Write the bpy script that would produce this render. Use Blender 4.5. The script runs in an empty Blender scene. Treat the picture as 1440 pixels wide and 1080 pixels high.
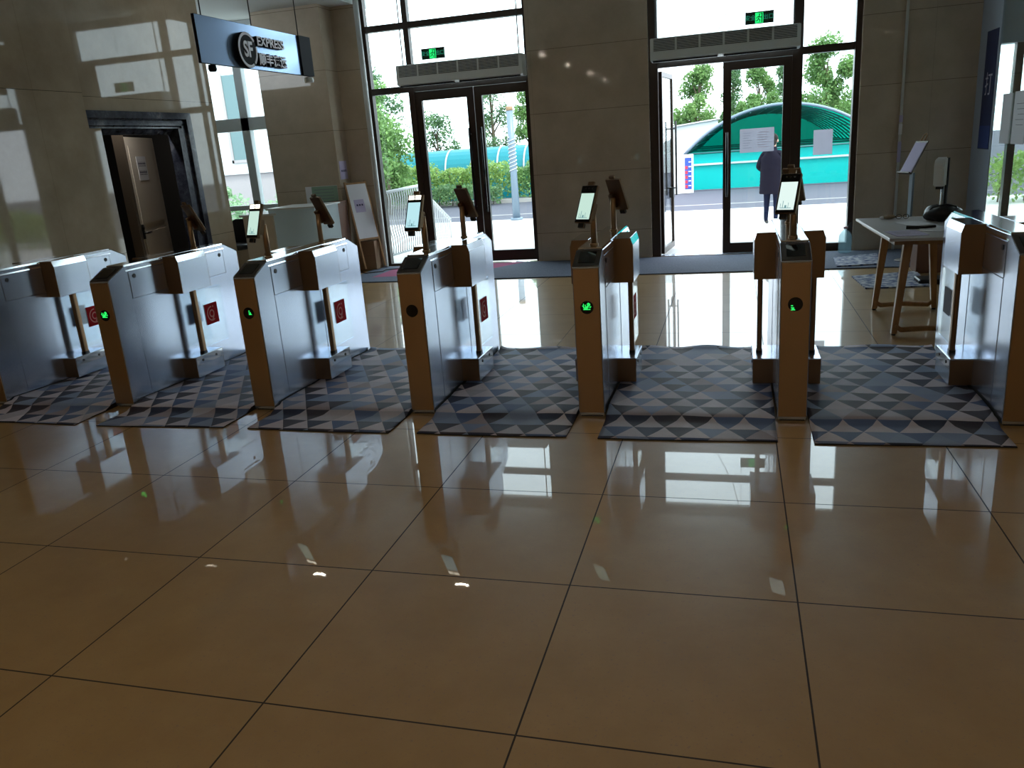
import bpy, bmesh, math, random
from mathutils import Vector, Matrix
random.seed(7)
S = bpy.context.scene
COL = S.collection
PI = math.pi

# ------------------------------------------------------------------ camera
F, YAW, PITCH, ROLL = 1123.69, 0.281258, -0.288212, -0.074498
cam = bpy.data.cameras.new('camera')
cam.sensor_width = 36.0
cam.lens = F/1440*36.0
cam.clip_start = 0.05
cam.clip_end = 500
camo = bpy.data.objects.new('camera', cam)
COL.objects.link(camo)
M = Matrix.Rotation(YAW, 4, 'Z') @ Matrix.Rotation(PI/2+PITCH, 4, 'X') @ Matrix.Rotation(ROLL, 4, 'Z')
camo.matrix_world = Matrix.Translation((-0.2222, -1.7723, 1.5748)) @ M
S.camera = camo

# ------------------------------------------------------------------ world, sun, exposure
S.view_settings.view_transform = 'Standard'
S.view_settings.look = 'None'
S.view_settings.gamma = 1.0
S.view_settings.use_curve_mapping = False
S.view_settings.exposure = 0.0
S.cycles.transparent_max_bounces = 32
S.cycles.max_bounces = 12
S.cycles.glossy_bounces = 6
w = bpy.data.worlds.new('world'); S.world = w; w.use_nodes = True
bg = w.node_tree.nodes['Background']
bg.inputs[0].default_value = (0.80, 0.91, 1.0, 1)
bg.inputs[1].default_value = 4.6
sun = bpy.data.lights.new('sun', 'SUN'); sun.energy = 5.0; sun.angle = math.radians(12); sun.color = (1, .96, .9)
so = bpy.data.objects.new('sun', sun); COL.objects.link(so)
so.rotation_euler = (math.radians(38), 0, math.radians(60))
so.location = (0, 30, 20)

# ------------------------------------------------------------------ materials
def mat(name, col, rough=.5, metal=0., coat=0., spec=.5, ior=None, emit=None, es=1., trans=0.):
    m = bpy.data.materials.new(name); m.use_nodes = True
    b = m.node_tree.nodes['Principled BSDF']
    b.inputs['Base Color'].default_value = (*col, 1)
    b.inputs['Roughness'].default_value = rough
    b.inputs['Metallic'].default_value = metal
    b.inputs['Coat Weight'].default_value = coat
    b.inputs['Coat Roughness'].default_value = .03
    b.inputs['Specular IOR Level'].default_value = spec
    if ior: b.inputs['IOR'].default_value = ior
    if emit:
        b.inputs['Emission Color'].default_value = (*emit, 1)
        b.inputs['Emission Strength'].default_value = es
    b.inputs['Transmission Weight'].default_value = trans
    return m
def nodes(m): return m.node_tree.nodes, m.node_tree.links, m.node_tree.nodes['Principled BSDF']
class NT:
    """little helper for math node chains"""
    def __init__(s, m): s.n, s.l, s.b = nodes(m)
    def m(s, op, a, b=None, c=None):
        x = s.n.new('ShaderNodeMath'); x.operation = op
        for i, v in enumerate((a, b, c)):
            if v is None: continue
            if isinstance(v, (int, float)): x.inputs[i].default_value = v
            else: s.l.new(v, x.inputs[i])
        return x.outputs[0]
    def pos(s):
        g = s.n.new('ShaderNodeTexCoord'); q = s.n.new('ShaderNodeSeparateXYZ')
        s.l.new(g.outputs['Object'], q.inputs[0]); return q.outputs, g.outputs['Object']
    def noise(s, vec, scale, detail=4, rough=.55):
        t = s.n.new('ShaderNodeTexNoise'); t.inputs['Scale'].default_value = scale
        t.inputs['Detail'].default_value = detail; t.inputs['Roughness'].default_value = rough
        s.l.new(vec, t.inputs['Vector']); return t.outputs['Fac']
    def ramp(s, fac, stops, interp='LINEAR'):
        r = s.n.new('ShaderNodeValToRGB'); r.color_ramp.interpolation = interp
        e = r.color_ramp.elements
        e[0].position, e[0].color = stops[0][0], (*stops[0][1], 1)
        e[1].position, e[1].color = stops[1][0], (*stops[1][1], 1)
        for p, c in stops[2:]:
            x = e.new(p); x.color = (*c, 1)
        s.l.new(fac, r.inputs[0]); return r.outputs[0]
    def mix(s, fac, a, b, mode='MIX'):
        x = s.n.new('ShaderNodeMix'); x.data_type = 'RGBA'; x.blend_type = mode
        if isinstance(fac, (int, float)): x.inputs[0].default_value = fac
        else: s.l.new(fac, x.inputs[0])
        for i, v in ((6, a), (7, b)):
            if isinstance(v, tuple): x.inputs[i].default_value = (*v, 1)
            else: s.l.new(v, x.inputs[i])
        return x.outputs[2]
    def comb(s, x, y, z):
        c = s.n.new('ShaderNodeCombineXYZ')
        for i, v in enumerate((x, y, z)):
            if isinstance(v, (int, float)): c.inputs[i].default_value = v
            else: s.l.new(v, c.inputs[i])
        return c.outputs[0]
    def white(s, vec):
        t = s.n.new('ShaderNodeTexWhiteNoise'); s.l.new(vec, t.inputs['Vector']); return t.outputs['Value']
    def seam(s, x, size, width, off=0.):
        """1 on a joint line of a regular grid, else 0"""
        f = s.m('FRACT', s.m('DIVIDE', s.m('ADD', x, off + size*100), size))
        d = s.m('MULTIPLY', s.m('ABSOLUTE', s.m('SUBTRACT', f, .5)), size)
        return s.m('GREATER_THAN', d, size/2-width/2)
    def bump(s, h, strength=.2, dist=.01):
        b = s.n.new('ShaderNodeBump'); b.inputs['Strength'].default_value = strength
        b.inputs['Distance'].default_value = dist
        s.l.new(h, b.inputs['Height']); s.l.new(b.outputs[0], s.b.inputs['Normal'])

def make_floor():
    m = mat('polished cream tile', (.5, .35, .2), .03); t = NT(m); p, v = t.pos()
    sm = t.m('MAXIMUM', t.seam(p[0], .8, .006), t.seam(p[1], .8, .006))
    cid = t.comb(t.m('FLOOR', t.m('DIVIDE', t.m('ADD', p[0], 80), .8)), t.m('FLOOR', t.m('DIVIDE', t.m('ADD', p[1], 80), .8)), 0)
    c1 = t.ramp(t.noise(v, 3.2, 6, .65), [(.3, (.46, .28, .105)), (.72, (.56, .36, .15))])
    c2 = t.mix(t.m('MULTIPLY', t.white(cid), .25), c1, (.42, .25, .10))
    c3 = t.mix(t.m('GREATER_THAN', t.noise(v, 90, 2), .66), c2, (.42, .27, .14))
    t.l.new(t.mix(sm, c3, (.035, .02, .012)), t.b.inputs['Base Color'])
    t.l.new(t.m('ADD', .38, t.m('MULTIPLY', sm, .3)), t.b.inputs['Roughness'])
    t.b.inputs['Coat IOR'].default_value = 1.5
    t.l.new(t.m('SUBTRACT', 1., t.m('MULTIPLY', sm, .8)), t.b.inputs['Coat Weight'])
    t.l.new(t.m('MULTIPLY', t.noise(v, 5, 3), .035), t.b.inputs['Coat Roughness'])
    return m
def make_stone(horizontal):
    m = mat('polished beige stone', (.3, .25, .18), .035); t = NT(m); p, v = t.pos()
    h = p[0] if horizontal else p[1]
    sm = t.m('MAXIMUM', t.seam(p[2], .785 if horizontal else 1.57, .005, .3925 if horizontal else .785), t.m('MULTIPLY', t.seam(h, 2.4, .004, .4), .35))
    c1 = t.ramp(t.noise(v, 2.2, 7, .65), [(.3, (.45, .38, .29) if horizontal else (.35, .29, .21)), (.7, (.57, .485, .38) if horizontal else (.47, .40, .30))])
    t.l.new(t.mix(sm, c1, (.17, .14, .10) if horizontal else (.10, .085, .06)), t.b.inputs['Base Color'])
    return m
MT = {}
MT['floor'] = make_floor()
MT['stone_x'] = make_stone(True)
MT['stone_y'] = make_stone(False)
MT['ceil'] = mat('matt white ceiling paint', (.62, .66, .66), .9)
MT['frame'] = mat('dark brown window metal', (.045, .030, .024), .35, .3)
MT['white_frame'] = mat('pale grey window metal', (.50, .56, .58), .45)
MT['rubber'] = mat('black rubber', (.012, .012, .013), .6)
MT['black'] = mat('black plastic', (.008, .008, .009), .35)
MT['gloss_black'] = mat('black glass', (.004, .004, .005), .05)
MT['white'] = mat('white plastic', (.72, .74, .74), .4)
MT['offwhite'] = mat('white lacquered metal', (.74, .81, .82), .35)
MT['paper'] = mat('white paper', (.75, .77, .82), .7)
MT['lilac'] = mat('lilac printed paper', (.50, .46, .66), .7)
MT['ink'] = mat('dark print', (.03, .035, .10), .7)
MT['ink_grey'] = mat('grey print', (.22, .23, .28), .7)
MT['pink_ink'] = mat('pink print', (.72, .45, .50), .7)
MT['green_paper'] = mat('pale green print', (.30, .46, .36), .7)
MT['wood'] = mat('light wood', (.38, .22, .10), .42)
MT['dark_wood'] = mat('red brown wood', (.16, .07, .04), .5)
MT['carton'] = mat('brown cardboard', (.26, .16, .09), .8)
MT['marble'] = mat('dark blue grey marble', (.05, .055, .075), .12)
MT['dark'] = mat('niche darkness lining', (.012, .011, .010), .5)  # near-black lining: darkness of the niche interior put into the colour
MT['door_paint'] = mat('cream painted door', (.66, .60, .52), .5)
MT['sign_face'] = mat('brushed blue grey sign metal', (.31, .44, .66), .22, .75)
MT['sign_dark'] = mat('dark sign side', (.012, .014, .02), .7, spec=.2)
MT['letter'] = mat('pale letter face', (.70, .70, .78), .35)
MT['red'] = mat('red sticker', (.55, .010, .016), .7, spec=.1)
MT['red_mark'] = mat('pink sticker mark', (.85, .38, .34), .7, spec=.1)
MT['sticker_back'] = mat('grey sticker back', (.20, .20, .27), .6)
MT['navy'] = mat('navy banner', (.012, .022, .09), .6)
MT['navy_light'] = mat('blue banner foot', (.02, .05, .22), .6)
MT['coat'] = mat('dark padded fabric', (.009, .008, .016), .9, spec=.08)
MT['trousers'] = mat('navy trousers', (.007, .010, .028), .9, spec=.08)
MT['skin'] = mat('skin', (.52, .30, .23), .5)
MT['hair'] = mat('black hair', (.01, .008, .008), .7, spec=.15)
MT['shoe'] = mat('dark shoe', (.015, .015, .02), .5)
MT['grille'] = mat('dark grille', (.05, .06, .065), .6)
MT['pvc'] = mat('white pipe', (.58, .60, .58), .35)
MT['green_box'] = mat('dark green sign glass', (.006, .05, .03), .3)
MT['green_dim'] = mat('dim green lettering', (.02, .25, .15), .5, emit=(.03, .45, .28), es=.45)
MT['green_glow'] = mat('lit green', (.02, .6, .2), .5, emit=(.02, 1, .22), es=1.0)
MT['led_green'] = mat('green led dots', (.02, .6, .1), .5, emit=(.03, 1, .16), es=1.2)
MT['lamp_glow'] = mat('lit lamp', (1, 1, .95), .5, emit=(1, .93, .78), es=40)
MT['fill_glow'] = mat('lit tablet light', (1, 1, .9), .5, emit=(1, .93, .75), es=3.5)
MT['screen_a'] = mat('lit mint screen', (.05, .05, .05), .2, emit=(.66, .92, .80), es=.85)
MT['screen_b'] = mat('lit cyan screen', (.05, .05, .05), .2, emit=(.55, .90, .97), es=.9)
MT['screen_c'] = mat('lit pale screen', (.05, .05, .05), .2, emit=(.80, .97, .92), es=.98)
MT['screen_ink'] = mat('dim screen picture', (.05, .05, .05), .3, emit=(.18, .42, .46), es=.7)
MT['asphalt'] = mat('grey road', (.058, .060, .085), .85)
MT['paving'] = mat('pale paving', (.55, .55, .54), .8)
MT['kerb'] = mat('kerb', (.30, .29, .28), .8)
MT['bark'] = mat('bark', (.10, .075, .05), .9)
MT['post_blue'] = mat('blue grey lamp post', (.14, .19, .25), .4)
MT['rail_white'] = mat('white painted rail', (.40, .42, .44), .5)
MT['beam'] = mat('teal grey beam', (.03, .12, .13), .5)
MT['canopy_white'] = mat('white roof sheet', (.55, .55, .57), .6)
MT['facade'] = mat('pale pinkish facade', (.34, .31, .315), .8)
MT['facade_white'] = mat('white facade', (.6, .62, .63), .8)
MT['facade_glass'] = mat('facade window', (.10, .17, .18), .2)
MT['blue_sign'] = mat('blue board', (.02, .06, .30), .5)
MT['red_text'] = mat('red board lettering', (.5, .02, .05), .6)
MT['tan'] = mat('tan fabric', (.35, .27, .18), .8)
MT['curtain_grey'] = mat('pale blue grey panel', (.40, .47, .56), .5)
MT['smoky'] = mat('pale film behind glass', (.13, .16, .17), .02, ior=1.6)
MT['table_white'] = mat('white table top', (.55, .56, .58), .3)

def steel(name, col, rough, metal=1.0, aniso=0.):
    m = mat(name, col, rough, metal); t = NT(m); p, v = t.pos()
    n = t.noise(v, 6, 4)
    t.l.new(t.m('ADD', t.m('MULTIPLY', n, .08), rough-.03), t.b.inputs['Roughness'])
    return m
MT['steel'] = steel('brushed stainless steel', (.58, .66, .80), .21, .82)
MT['steel_top'] = steel('polished stainless steel top', (.72, .76, .80), .09)
MT['gold'] = steel('gold tinted steel', (.56, .38, .22), .36)  # on gate ends the tint holds the warm hall reflected in steel
MT['gold_dark'] = steel('brown tinted steel', (.30, .19, .11), .34)  # on housing faces the brown reflection is put into the colour
MT['bezel'] = mat('grey bezel metal', (.10, .09, .085), .4, .6)
MT['glasspane'] = None
def thin_glass(name, tint=(1, 1, 1), refl=1.0, ior=1.5):
    m = bpy.data.materials.new(name); m.use_nodes = True
    n, l = m.node_tree.nodes, m.node_tree.links
    n.remove(n['Principled BSDF'])
    tr = n.new('ShaderNodeBsdfTransparent'); tr.inputs[0].default_value = (*tint, 1)
    gl = n.new('ShaderNodeBsdfGlossy'); gl.inputs['Roughness'].default_value = .02
    fr = n.new('ShaderNodeFresnel')
    ge = n.new('ShaderNodeNewGeometry'); io = n.new('ShaderNodeMath'); io.operation = 'MULTIPLY_ADD'   # same index from both faces
    io.inputs[1].default_value = 1/ior-ior; io.inputs[2].default_value = ior
    l.new(ge.outputs['Backfacing'], io.inputs[0]); l.new(io.outputs[0], fr.inputs[0])
    mu = n.new('ShaderNodeMath'); mu.operation = 'MULTIPLY'; mu.inputs[1].default_value = refl
    mx = n.new('ShaderNodeMixShader')
    l.new(fr.outputs[0], mu.inputs[0]); l.new(mu.outputs[0], mx.inputs[0])
    l.new(tr.outputs[0], mx.inputs[1]); l.new(gl.outputs[0], mx.inputs[2])
    l.new(mx.outputs[0], n['Material Output'].inputs[0])
    return m
MT['glass'] = thin_glass('window glass', (.93, .97, .96))
MT['acrylic'] = thin_glass('clear acrylic', (.93, .97, .98))
def translucent(name, col, frac=.6):
    m = bpy.data.materials.new(name); m.use_nodes = True
    n, l = m.node_tree.nodes, m.node_tree.links
    b = n['Principled BSDF']; b.inputs['Base Color'].default_value = (*col, 1); b.inputs['Roughness'].default_value = .4
    tr = n.new('ShaderNodeBsdfTranslucent'); tr.inputs[0].default_value = (*col, 1)
    mx = n.new('ShaderNodeMixShader'); mx.inputs[0].default_value = frac
    l.new(b.outputs[0], mx.inputs[1]); l.new(tr.outputs[0], mx.inputs[2])
    l.new(mx.outputs[0], n['Material Output'].inputs[0])
    return m
MT['teal'] = translucent('teal translucent sheet', (.0, .50, .42), .7)
MT['teal_wall'] = translucent('turquoise sheet', (.0, .60, .58), .5)
MT['teal_far'] = translucent('light turquoise sheet', (.0, .22, .27), .3)
def leafmat(name, a, b):
    m = mat(name, a, .55); t = NT(m); p, v = t.pos()
    t.l.new(t.ramp(t.noise(v, 2.0, 3), [(.35, a), (.65, b)]), t.b.inputs['Base Color'])
    return m
MT['plastic_blue'] = translucent('pale blue clear plastic', (.35, .50, .56), .5)
def see_through(m, tint, frac):
    n, l = m.node_tree.nodes, m.node_tree.links
    out = n['Material Output']; src = out.inputs[0].links[0].from_socket
    tr = n.new('ShaderNodeBsdfTransparent'); tr.inputs[0].default_value = (*tint, 1)
    mx = n.new('ShaderNodeMixShader'); mx.inputs[0].default_value = frac
    l.new(src, mx.inputs[1]); l.new(tr.outputs[0], mx.inputs[2]); l.new(mx.outputs[0], out.inputs[0])
see_through(MT['plastic_blue'], (.85, .95, .98), .65)
MT['desk_panel'] = translucent('frosted white desk panel', (.74, .86, .90), .55)
MT['thin_paper'] = translucent('thin white paper', (.36, .35, .42), .45)
def foliage(name, a, b):
    m = leafmat(name, a, b); n, l, bs_ = nodes(m)
    tr = n.new('ShaderNodeBsdfTranslucent'); mx = n.new('ShaderNodeMixShader'); mx.inputs[0].default_value = .4
    src = bs_.inputs['Base Color'].links[0].from_socket; l.new(src, tr.inputs[0])
    l.new(bs_.outputs[0], mx.inputs[1]); l.new(tr.outputs[0], mx.inputs[2]); l.new(mx.outputs[0], n['Material Output'].inputs[0])
    return m
MT['leaf'] = foliage('mid green leaves', (.11, .23, .07), (.21, .36, .11))
MT['leaf_dark'] = foliage('dark green leaves', (.08, .17, .08), (.14, .26, .10))
MT['leaf_yellow'] = foliage('yellow green leaves', (.17, .30, .07), (.29, .42, .12))
MT['leaf_pale'] = foliage('pale green leaves', (.20, .34, .20), (.32, .48, .28))

def make_mat_pattern():
    m = mat('triangle patterned mat', (.3, .3, .3), .60); t = NT(m); p, v = t.pos()
    a, h = .172, .150
    r = t.m('DIVIDE', t.m('ADD', p[1], 20), h)
    row = t.m('FLOOR', r); fv = t.m('FRACT', r)
    u = t.m('SUBTRACT', t.m('DIVIDE', t.m('ADD', p[0], 30), a), t.m('MULTIPLY', r, .5))
    cell = t.m('FLOOR', u); fu = t.m('FRACT', u)
    down = t.m('GREATER_THAN', t.m('ADD', fu, fv), 1.)
    rnd = t.white(t.comb(cell, row, down))
    up_c = t.ramp(rnd, [(0, (.82, .76, .84)), (.38, (.66, .63, .72)), (.66, (.32, .41, .60)), (.88, (.45, .37, .40))], 'CONSTANT')
    dn_c = t.ramp(rnd, [(0, (.022, .030, .085)), (.28, (.11, .17, .37)), (.52, (.040, .028, .045)), (.72, (.28, .36, .58)), (.92, (.62, .59, .67))], 'CONSTANT')
    base = t.mix(down, up_c, dn_c)
    base = t.mix(t.m('MULTIPLY', t.noise(v, 40, 4), .22), base, (.16, .19, .26))
    t.l.new(base, t.b.inputs['Base Color'])
    t.bump(t.noise(v, 160, 2), .25, .004)
    return m
MT['mat'] = make_mat_pattern()
def make_carpet():
    m = mat('blue grey carpet', (.1, .12, .17), .9); t = NT(m); p, v = t.pos()
    t.l.new(t.ramp(t.noise(v, 60, 3), [(.35, (.085, .105, .155)), (.65, (.13, .155, .215))]), t.b.inputs['Base Color'])
    t.bump(t.noise(v, 220, 2), .4, .004)
    return m
MT['carpet'] = make_carpet()
MT['carpet_pink'] = mat('magenta carpet', (.33, .07, .16), .9)
def make_rug():
    m = mat('blue white woven rug', (.3, .3, .4), .9); t = NT(m); p, v = t.pos()
    st = t.comb(t.m('MULTIPLY', p[0], 14), t.m('MULTIPLY', p[1], 26), 0)
    t.l.new(t.ramp(t.noise(st, 1.0, 2), [(.42, (.055, .08, .20)), (.50, (.30, .33, .42)), (.60, (.55, .56, .60))]), t.b.inputs['Base Color'])
    return m
MT['rug'] = make_rug()
def tune_wood(k, a, b):
    m = MT[k]; t = NT(m); p, v = t.pos()
    st = t.comb(t.m('MULTIPLY', p[0], 30), t.m('MULTIPLY', p[1], 30), t.m('MULTIPLY', p[2], 3))
    t.l.new(t.ramp(t.noise(st, 1.2, 3), [(.3, a), (.7, b)]), t.b.inputs['Base Color'])
tune_wood('wood', (.33, .18, .075), (.45, .26, .12))
def tune_marble():
    t = NT(MT['marble']); p, v = t.pos()
    t.l.new(t.ramp(t.noise(v, 3.5, 9, .75), [(.4, (.022, .024, .04)), (.55, (.06, .07, .095)), (.62, (.16, .17, .20))]), t.b.inputs['Base Color'])
tune_marble()

# ------------------------------------------------------------------ mesh helpers
class MB:
    def __init__(s): s.bm = bmesh.new(); s.mats = []
    def mi(s, m):
        if m not in s.mats: s.mats.append(m)
        return s.mats.index(m)
    def _tag(s, faces, m):
        i = s.mi(m)
        for f in faces: f.material_index = i
    def box(s, x0, x1, y0, y1, z0, z1, m='white', T=None):
        vs = [Vector((x, y, z)) for z in (z0, z1) for y in (y0, y1) for x in (x0, x1)]
        if T: vs = [T @ v for v in vs]
        V = [s.bm.verts.new(v) for v in vs]
        F = [s.bm.faces.new([V[i] for i in q]) for q in ((0, 2, 3, 1), (4, 5, 7, 6), (0, 1, 5, 4), (2, 6, 7, 3), (1, 3, 7, 5), (0, 4, 6, 2))]
        s._tag(F, m); return F
    def poly(s, pts, m='white'):
        F = [s.bm.faces.new([s.bm.verts.new(Vector(p)) for p in pts])]; s._tag(F, m); return F
    def prism(s, prof, axis, a0, a1, m='white', T=None, caps=None, side=None):
        """extrude a closed 2-D profile along an axis; prof gives the two other coordinates"""
        def P(p, a):
            v = {'x': (a, p[0], p[1]), 'y': (p[0], a, p[1]), 'z': (p[0], p[1], a)}[axis]
            v = Vector(v); return T @ v if T else v
        A = [s.bm.verts.new(P(p, a0)) for p in prof]; B = [s.bm.verts.new(P(p, a1)) for p in prof]
        n = len(prof); F = []
        for i in range(n):
            f = s.bm.faces.new((A[i], A[(i+1) % n], B[(i+1) % n], B[i])); s._tag([f], (side[i] if side else m)); F.append(f)
        c = [s.bm.faces.new(list(reversed(A))), s.bm.faces.new(B)]
        s._tag(c, caps or m); return F + c
    def tube(s, pts, r, m='white', n=10, caps=True):
        pts = [Vector(p) for p in pts]; k = len(pts)
        rs = r if isinstance(r, (list, tuple)) else [r]*k
        rings = []; up0 = None
        for i, p in enumerate(pts):
            d = (pts[min(i+1, k-1)] - pts[max(i-1, 0)]).normalized()
            if up0 is None:
                up0 = Vector((0, 0, 1)) if abs(d.z) < .9 else Vector((1, 0, 0))
            sx = d.cross(up0).normalized(); sy = sx.cross(d).normalized(); up0 = sy
            rings.append([s.bm.verts.new(p + (sx*math.cos(t)+sy*math.sin(t))*rs[i]) for t in [2*PI*j/n for j in range(n)]])
        F = []
        for a, b in zip(rings, rings[1:]):
            for j in range(n): F.append(s.bm.faces.new((a[j], a[(j+1) % n], b[(j+1) % n], b[j])))
        for f in F: f.smooth = True
        if caps:
            F.append(s.bm.faces.new(list(reversed(rings[0])))); F.append(s.bm.faces.new(rings[-1]))
        s._tag(F, m); return F
    def lathe(s, prof, c=(0, 0, 0), m='white', n=20, sx=1, sy=1, smooth=True, mats=None):
        """prof: (radius, z)"""
        rings = [[s.bm.verts.new((c[0]+r*sx*math.cos(2*PI*j/n), c[1]+r*sy*math.sin(2*PI*j/n), c[2]+z)) for j in range(n)] for r, z in prof]
        F = []
        for q, (a, b) in enumerate(zip(rings, rings[1:])):
            g = [s.bm.faces.new((a[j], a[(j+1) % n], b[(j+1) % n], b[j])) for j in range(n)]
            s._tag(g, mats[q] if mats else m); F += g
        for f in F: f.smooth = smooth
        c0 = s.bm.faces.new(list(reversed(rings[0]))); c1 = s.bm.faces.new(rings[-1])
        s._tag([c0, c1], m); return F
    def build(s, name, parent=None, loc=None, rot=None, bevel=0, T=None, seg=1, recalc=True):
        bm = s.bm
        if bevel:
            bmesh.ops.remove_doubles(bm, verts=bm.verts, dist=1e-6)
            E_ = [e for e in bm.edges if len(e.link_faces) == 2 and e.calc_face_angle(0) > .5]
            bmesh.ops.bevel(bm, geom=E_, offset=bevel, segments=seg, affect='EDGES', clamp_overlap=True)
        if recalc: bmesh.ops.recalc_face_normals(bm, faces=bm.faces)
        me = bpy.data.meshes.new(name); bm.to_mesh(me); bm.free()
        for k in s.mats: me.materials.append(MT[k])
        o = bpy.data.objects.new(name, me); COL.objects.link(o)
        if parent: o.parent = parent
        if loc: o.location = loc
        if rot: o.rotation_euler = rot
        if T is not None: o.matrix_local = T
        return o
def tag(o, label, cat, group=None, kind=None):
    o['label'] = label; o['category'] = cat
    if group: o['group'] = group
    if kind: o['kind'] = kind
    return o
def struct(o, label=None):
    o['kind'] = 'structure'
    if label: o['label'] = label
    return o
def empty(name, loc=(0, 0, 0), rz=0):
    o = bpy.data.objects.new(name, None); COL.objects.link(o); o.location = loc; o.rotation_euler = (0, 0, rz)
    o.empty_display_size = .1
    return o
def copy_tree(o, parent=None):
    c = o.copy(); COL.objects.link(c)
    if parent: c.parent = parent
    for ch in list(o.children): copy_tree(ch, c)
    return c
def text(body, size, depth, m, name, parent=None, T=None, loc=None, rot=None, sx=1., bold=0., fit=None):
    cu = bpy.data.curves.new(name, 'FONT'); cu.body = body; cu.size = size; cu.extrude = depth
    cu.align_x = 'CENTER'; cu.align_y = 'CENTER'; cu.offset = bold
    t = bpy.data.objects.new(name+'_tmp', cu); COL.objects.link(t)
    bpy.context.view_layer.update()
    me = bpy.data.meshes.new_from_object(t.evaluated_get(bpy.context.evaluated_depsgraph_get()))
    bpy.data.objects.remove(t); bpy.data.curves.remove(cu)
    me.materials.clear(); me.materials.append(MT[m])
    if fit: xs = [v.co.x for v in me.vertices]; sx = fit/(max(xs)-min(xs))
    for v in me.vertices: v.co.x *= sx
    o = bpy.data.objects.new(name, me); COL.objects.link(o)
    if parent: o.parent = parent
    if T is not None: o.matrix_local = T
    if loc: o.location = loc
    if rot: o.rotation_euler = rot
    return o

# ------------------------------------------------------------------ room shell
XR, XA, XB, YF, ZC = 2.47, -6.2, -6.45, 9.15, 3.80
b = MB(); b.box(-9.5, XR+.2, -14.2, 9.35, -.2, 0, 'floor'); struct(b.build('floor'))
b = MB()
b.box(-9.6, XR+.2, -14.4, 9.6, ZC, ZC+.2, 'ceil'); struct(b.build('ceiling'))
b = MB(); b.box(-9.5, -5.22, 7.37, 9.6, 3.57, 3.799, 'ceil'); b.box(-9.5, -6.45, 4.98, 7.37, 3.57, 3.799, 'ceil')
struct(b.build('ceiling_soffit'))
# left wall: thick front pier part and the recessed part with the marble doorway
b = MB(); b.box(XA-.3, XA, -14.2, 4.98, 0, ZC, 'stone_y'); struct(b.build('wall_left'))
b = MB()
OY0, OY1, OZ = 5.42, 6.66, 2.05
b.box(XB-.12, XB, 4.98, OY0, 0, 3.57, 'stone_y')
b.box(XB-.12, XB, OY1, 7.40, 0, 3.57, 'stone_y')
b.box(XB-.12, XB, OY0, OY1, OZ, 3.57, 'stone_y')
struct(b.build('wall_left_recessed'))
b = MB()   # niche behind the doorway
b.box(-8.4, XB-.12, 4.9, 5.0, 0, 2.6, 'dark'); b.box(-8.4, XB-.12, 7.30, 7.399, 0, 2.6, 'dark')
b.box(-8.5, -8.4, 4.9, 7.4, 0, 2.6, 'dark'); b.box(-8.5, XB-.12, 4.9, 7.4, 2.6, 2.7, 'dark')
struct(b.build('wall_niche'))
b = MB()
b.prism([(XB+.001, OZ+.17), (XB+.05, OZ+.17), (XB+.05, OZ+.10), (XB+.02, OZ+.08), (XB+.02, OZ+.03), (XB-.10, OZ-.06), (XB-.12, OZ-.06), (XB-.12, OZ), (XB+.001, OZ)], 'y', 4.985, OY1+.19, 'marble')
b.box(XB+.001, XB+.05, OY1+.10, OY1+.19, 0, OZ+.1, 'marble')
b.box(XB+.001, XB+.02, OY1+.03, OY1+.10, 0, OZ+.05, 'marble')
b.box(XB-.12, XB+.03, OY1-.05, OY1+.03, 0, OZ, 'marble')
df = struct(b.build('door_frame_marble')); df.name = 'door_1'
# cream door standing ajar inside the niche
dr = empty('niche_door', (-6.98, 6.33, 0), math.radians(20.4)); # an unseen light is added below to brighten it
tag(dr, 'cream painted door with a notice inside the dark marble doorway at the left', 'door')
b = MB(); b.box(-.045, 0, 0, 1.05, 0.01, 2.0, 'door_paint'); b.box(0, .006, .12, .92, .15, .9, 'door_paint'); b.box(0, .006, .12, .92, 1.0, 1.9, 'door_paint')
b.build('door_leaf', dr)
b = MB(); b.box(-.08, .02, -.09, -.01, 0, 2.03, 'bark'); b.build('door_jamb', dr)
b = MB(); b.box(.006, .02, .035, .085, .83, 1.0, 'black'); b.tube([(.02, .06, .90), (.06, .06, .90), (.06, .19, .90)], .010, 'black'); b.tube([(.0, .06, .96), (.03, .06, .96)], .018, 'black'); b.build('handle', dr)
b = MB(); b.box(.006, .009, .30, .62, 1.50, 1.78, 'paper')
for r in range(2):
    for k in range(5):
        x = .345+k*.05; z = 1.70-.10*r
        b.box(.009, .0095, x, x+.036, z-.012, z+.004, 'ink'); b.box(.009, .0095, x+.012, x+.022, z-.035, z+.02, 'ink'); b.box(.009, .0095, x+.002, x+.034, z-.036, z-.028, 'ink')
tag(b.build('notice', None, T=dr.matrix_basis.copy()), 'small white notice with two lines of blue writing on the cream door', 'notice')

nl = empty('added_niche_light', (-6.78, 6.15, 2.585))  # invented light, hidden behind the lintel, added to brighten the door
b = MB(); b.tube([(0, 0, -.01), (0, 0, .015)], .06, 'white', 20); b.build('housing', nl)
l_ = bpy.data.lights.new('lamp_light', 'AREA'); l_.size = .1; l_.energy = 8; l_.color = (1, .98, .96)
lo_ = bpy.data.objects.new('lamp_light', l_); COL.objects.link(lo_); lo_.parent = nl; lo_.location = (0, 0, -.02)
tag(nl, 'added round light in the niche ceiling, out of view, brightening the cream door', 'lamp')
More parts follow.
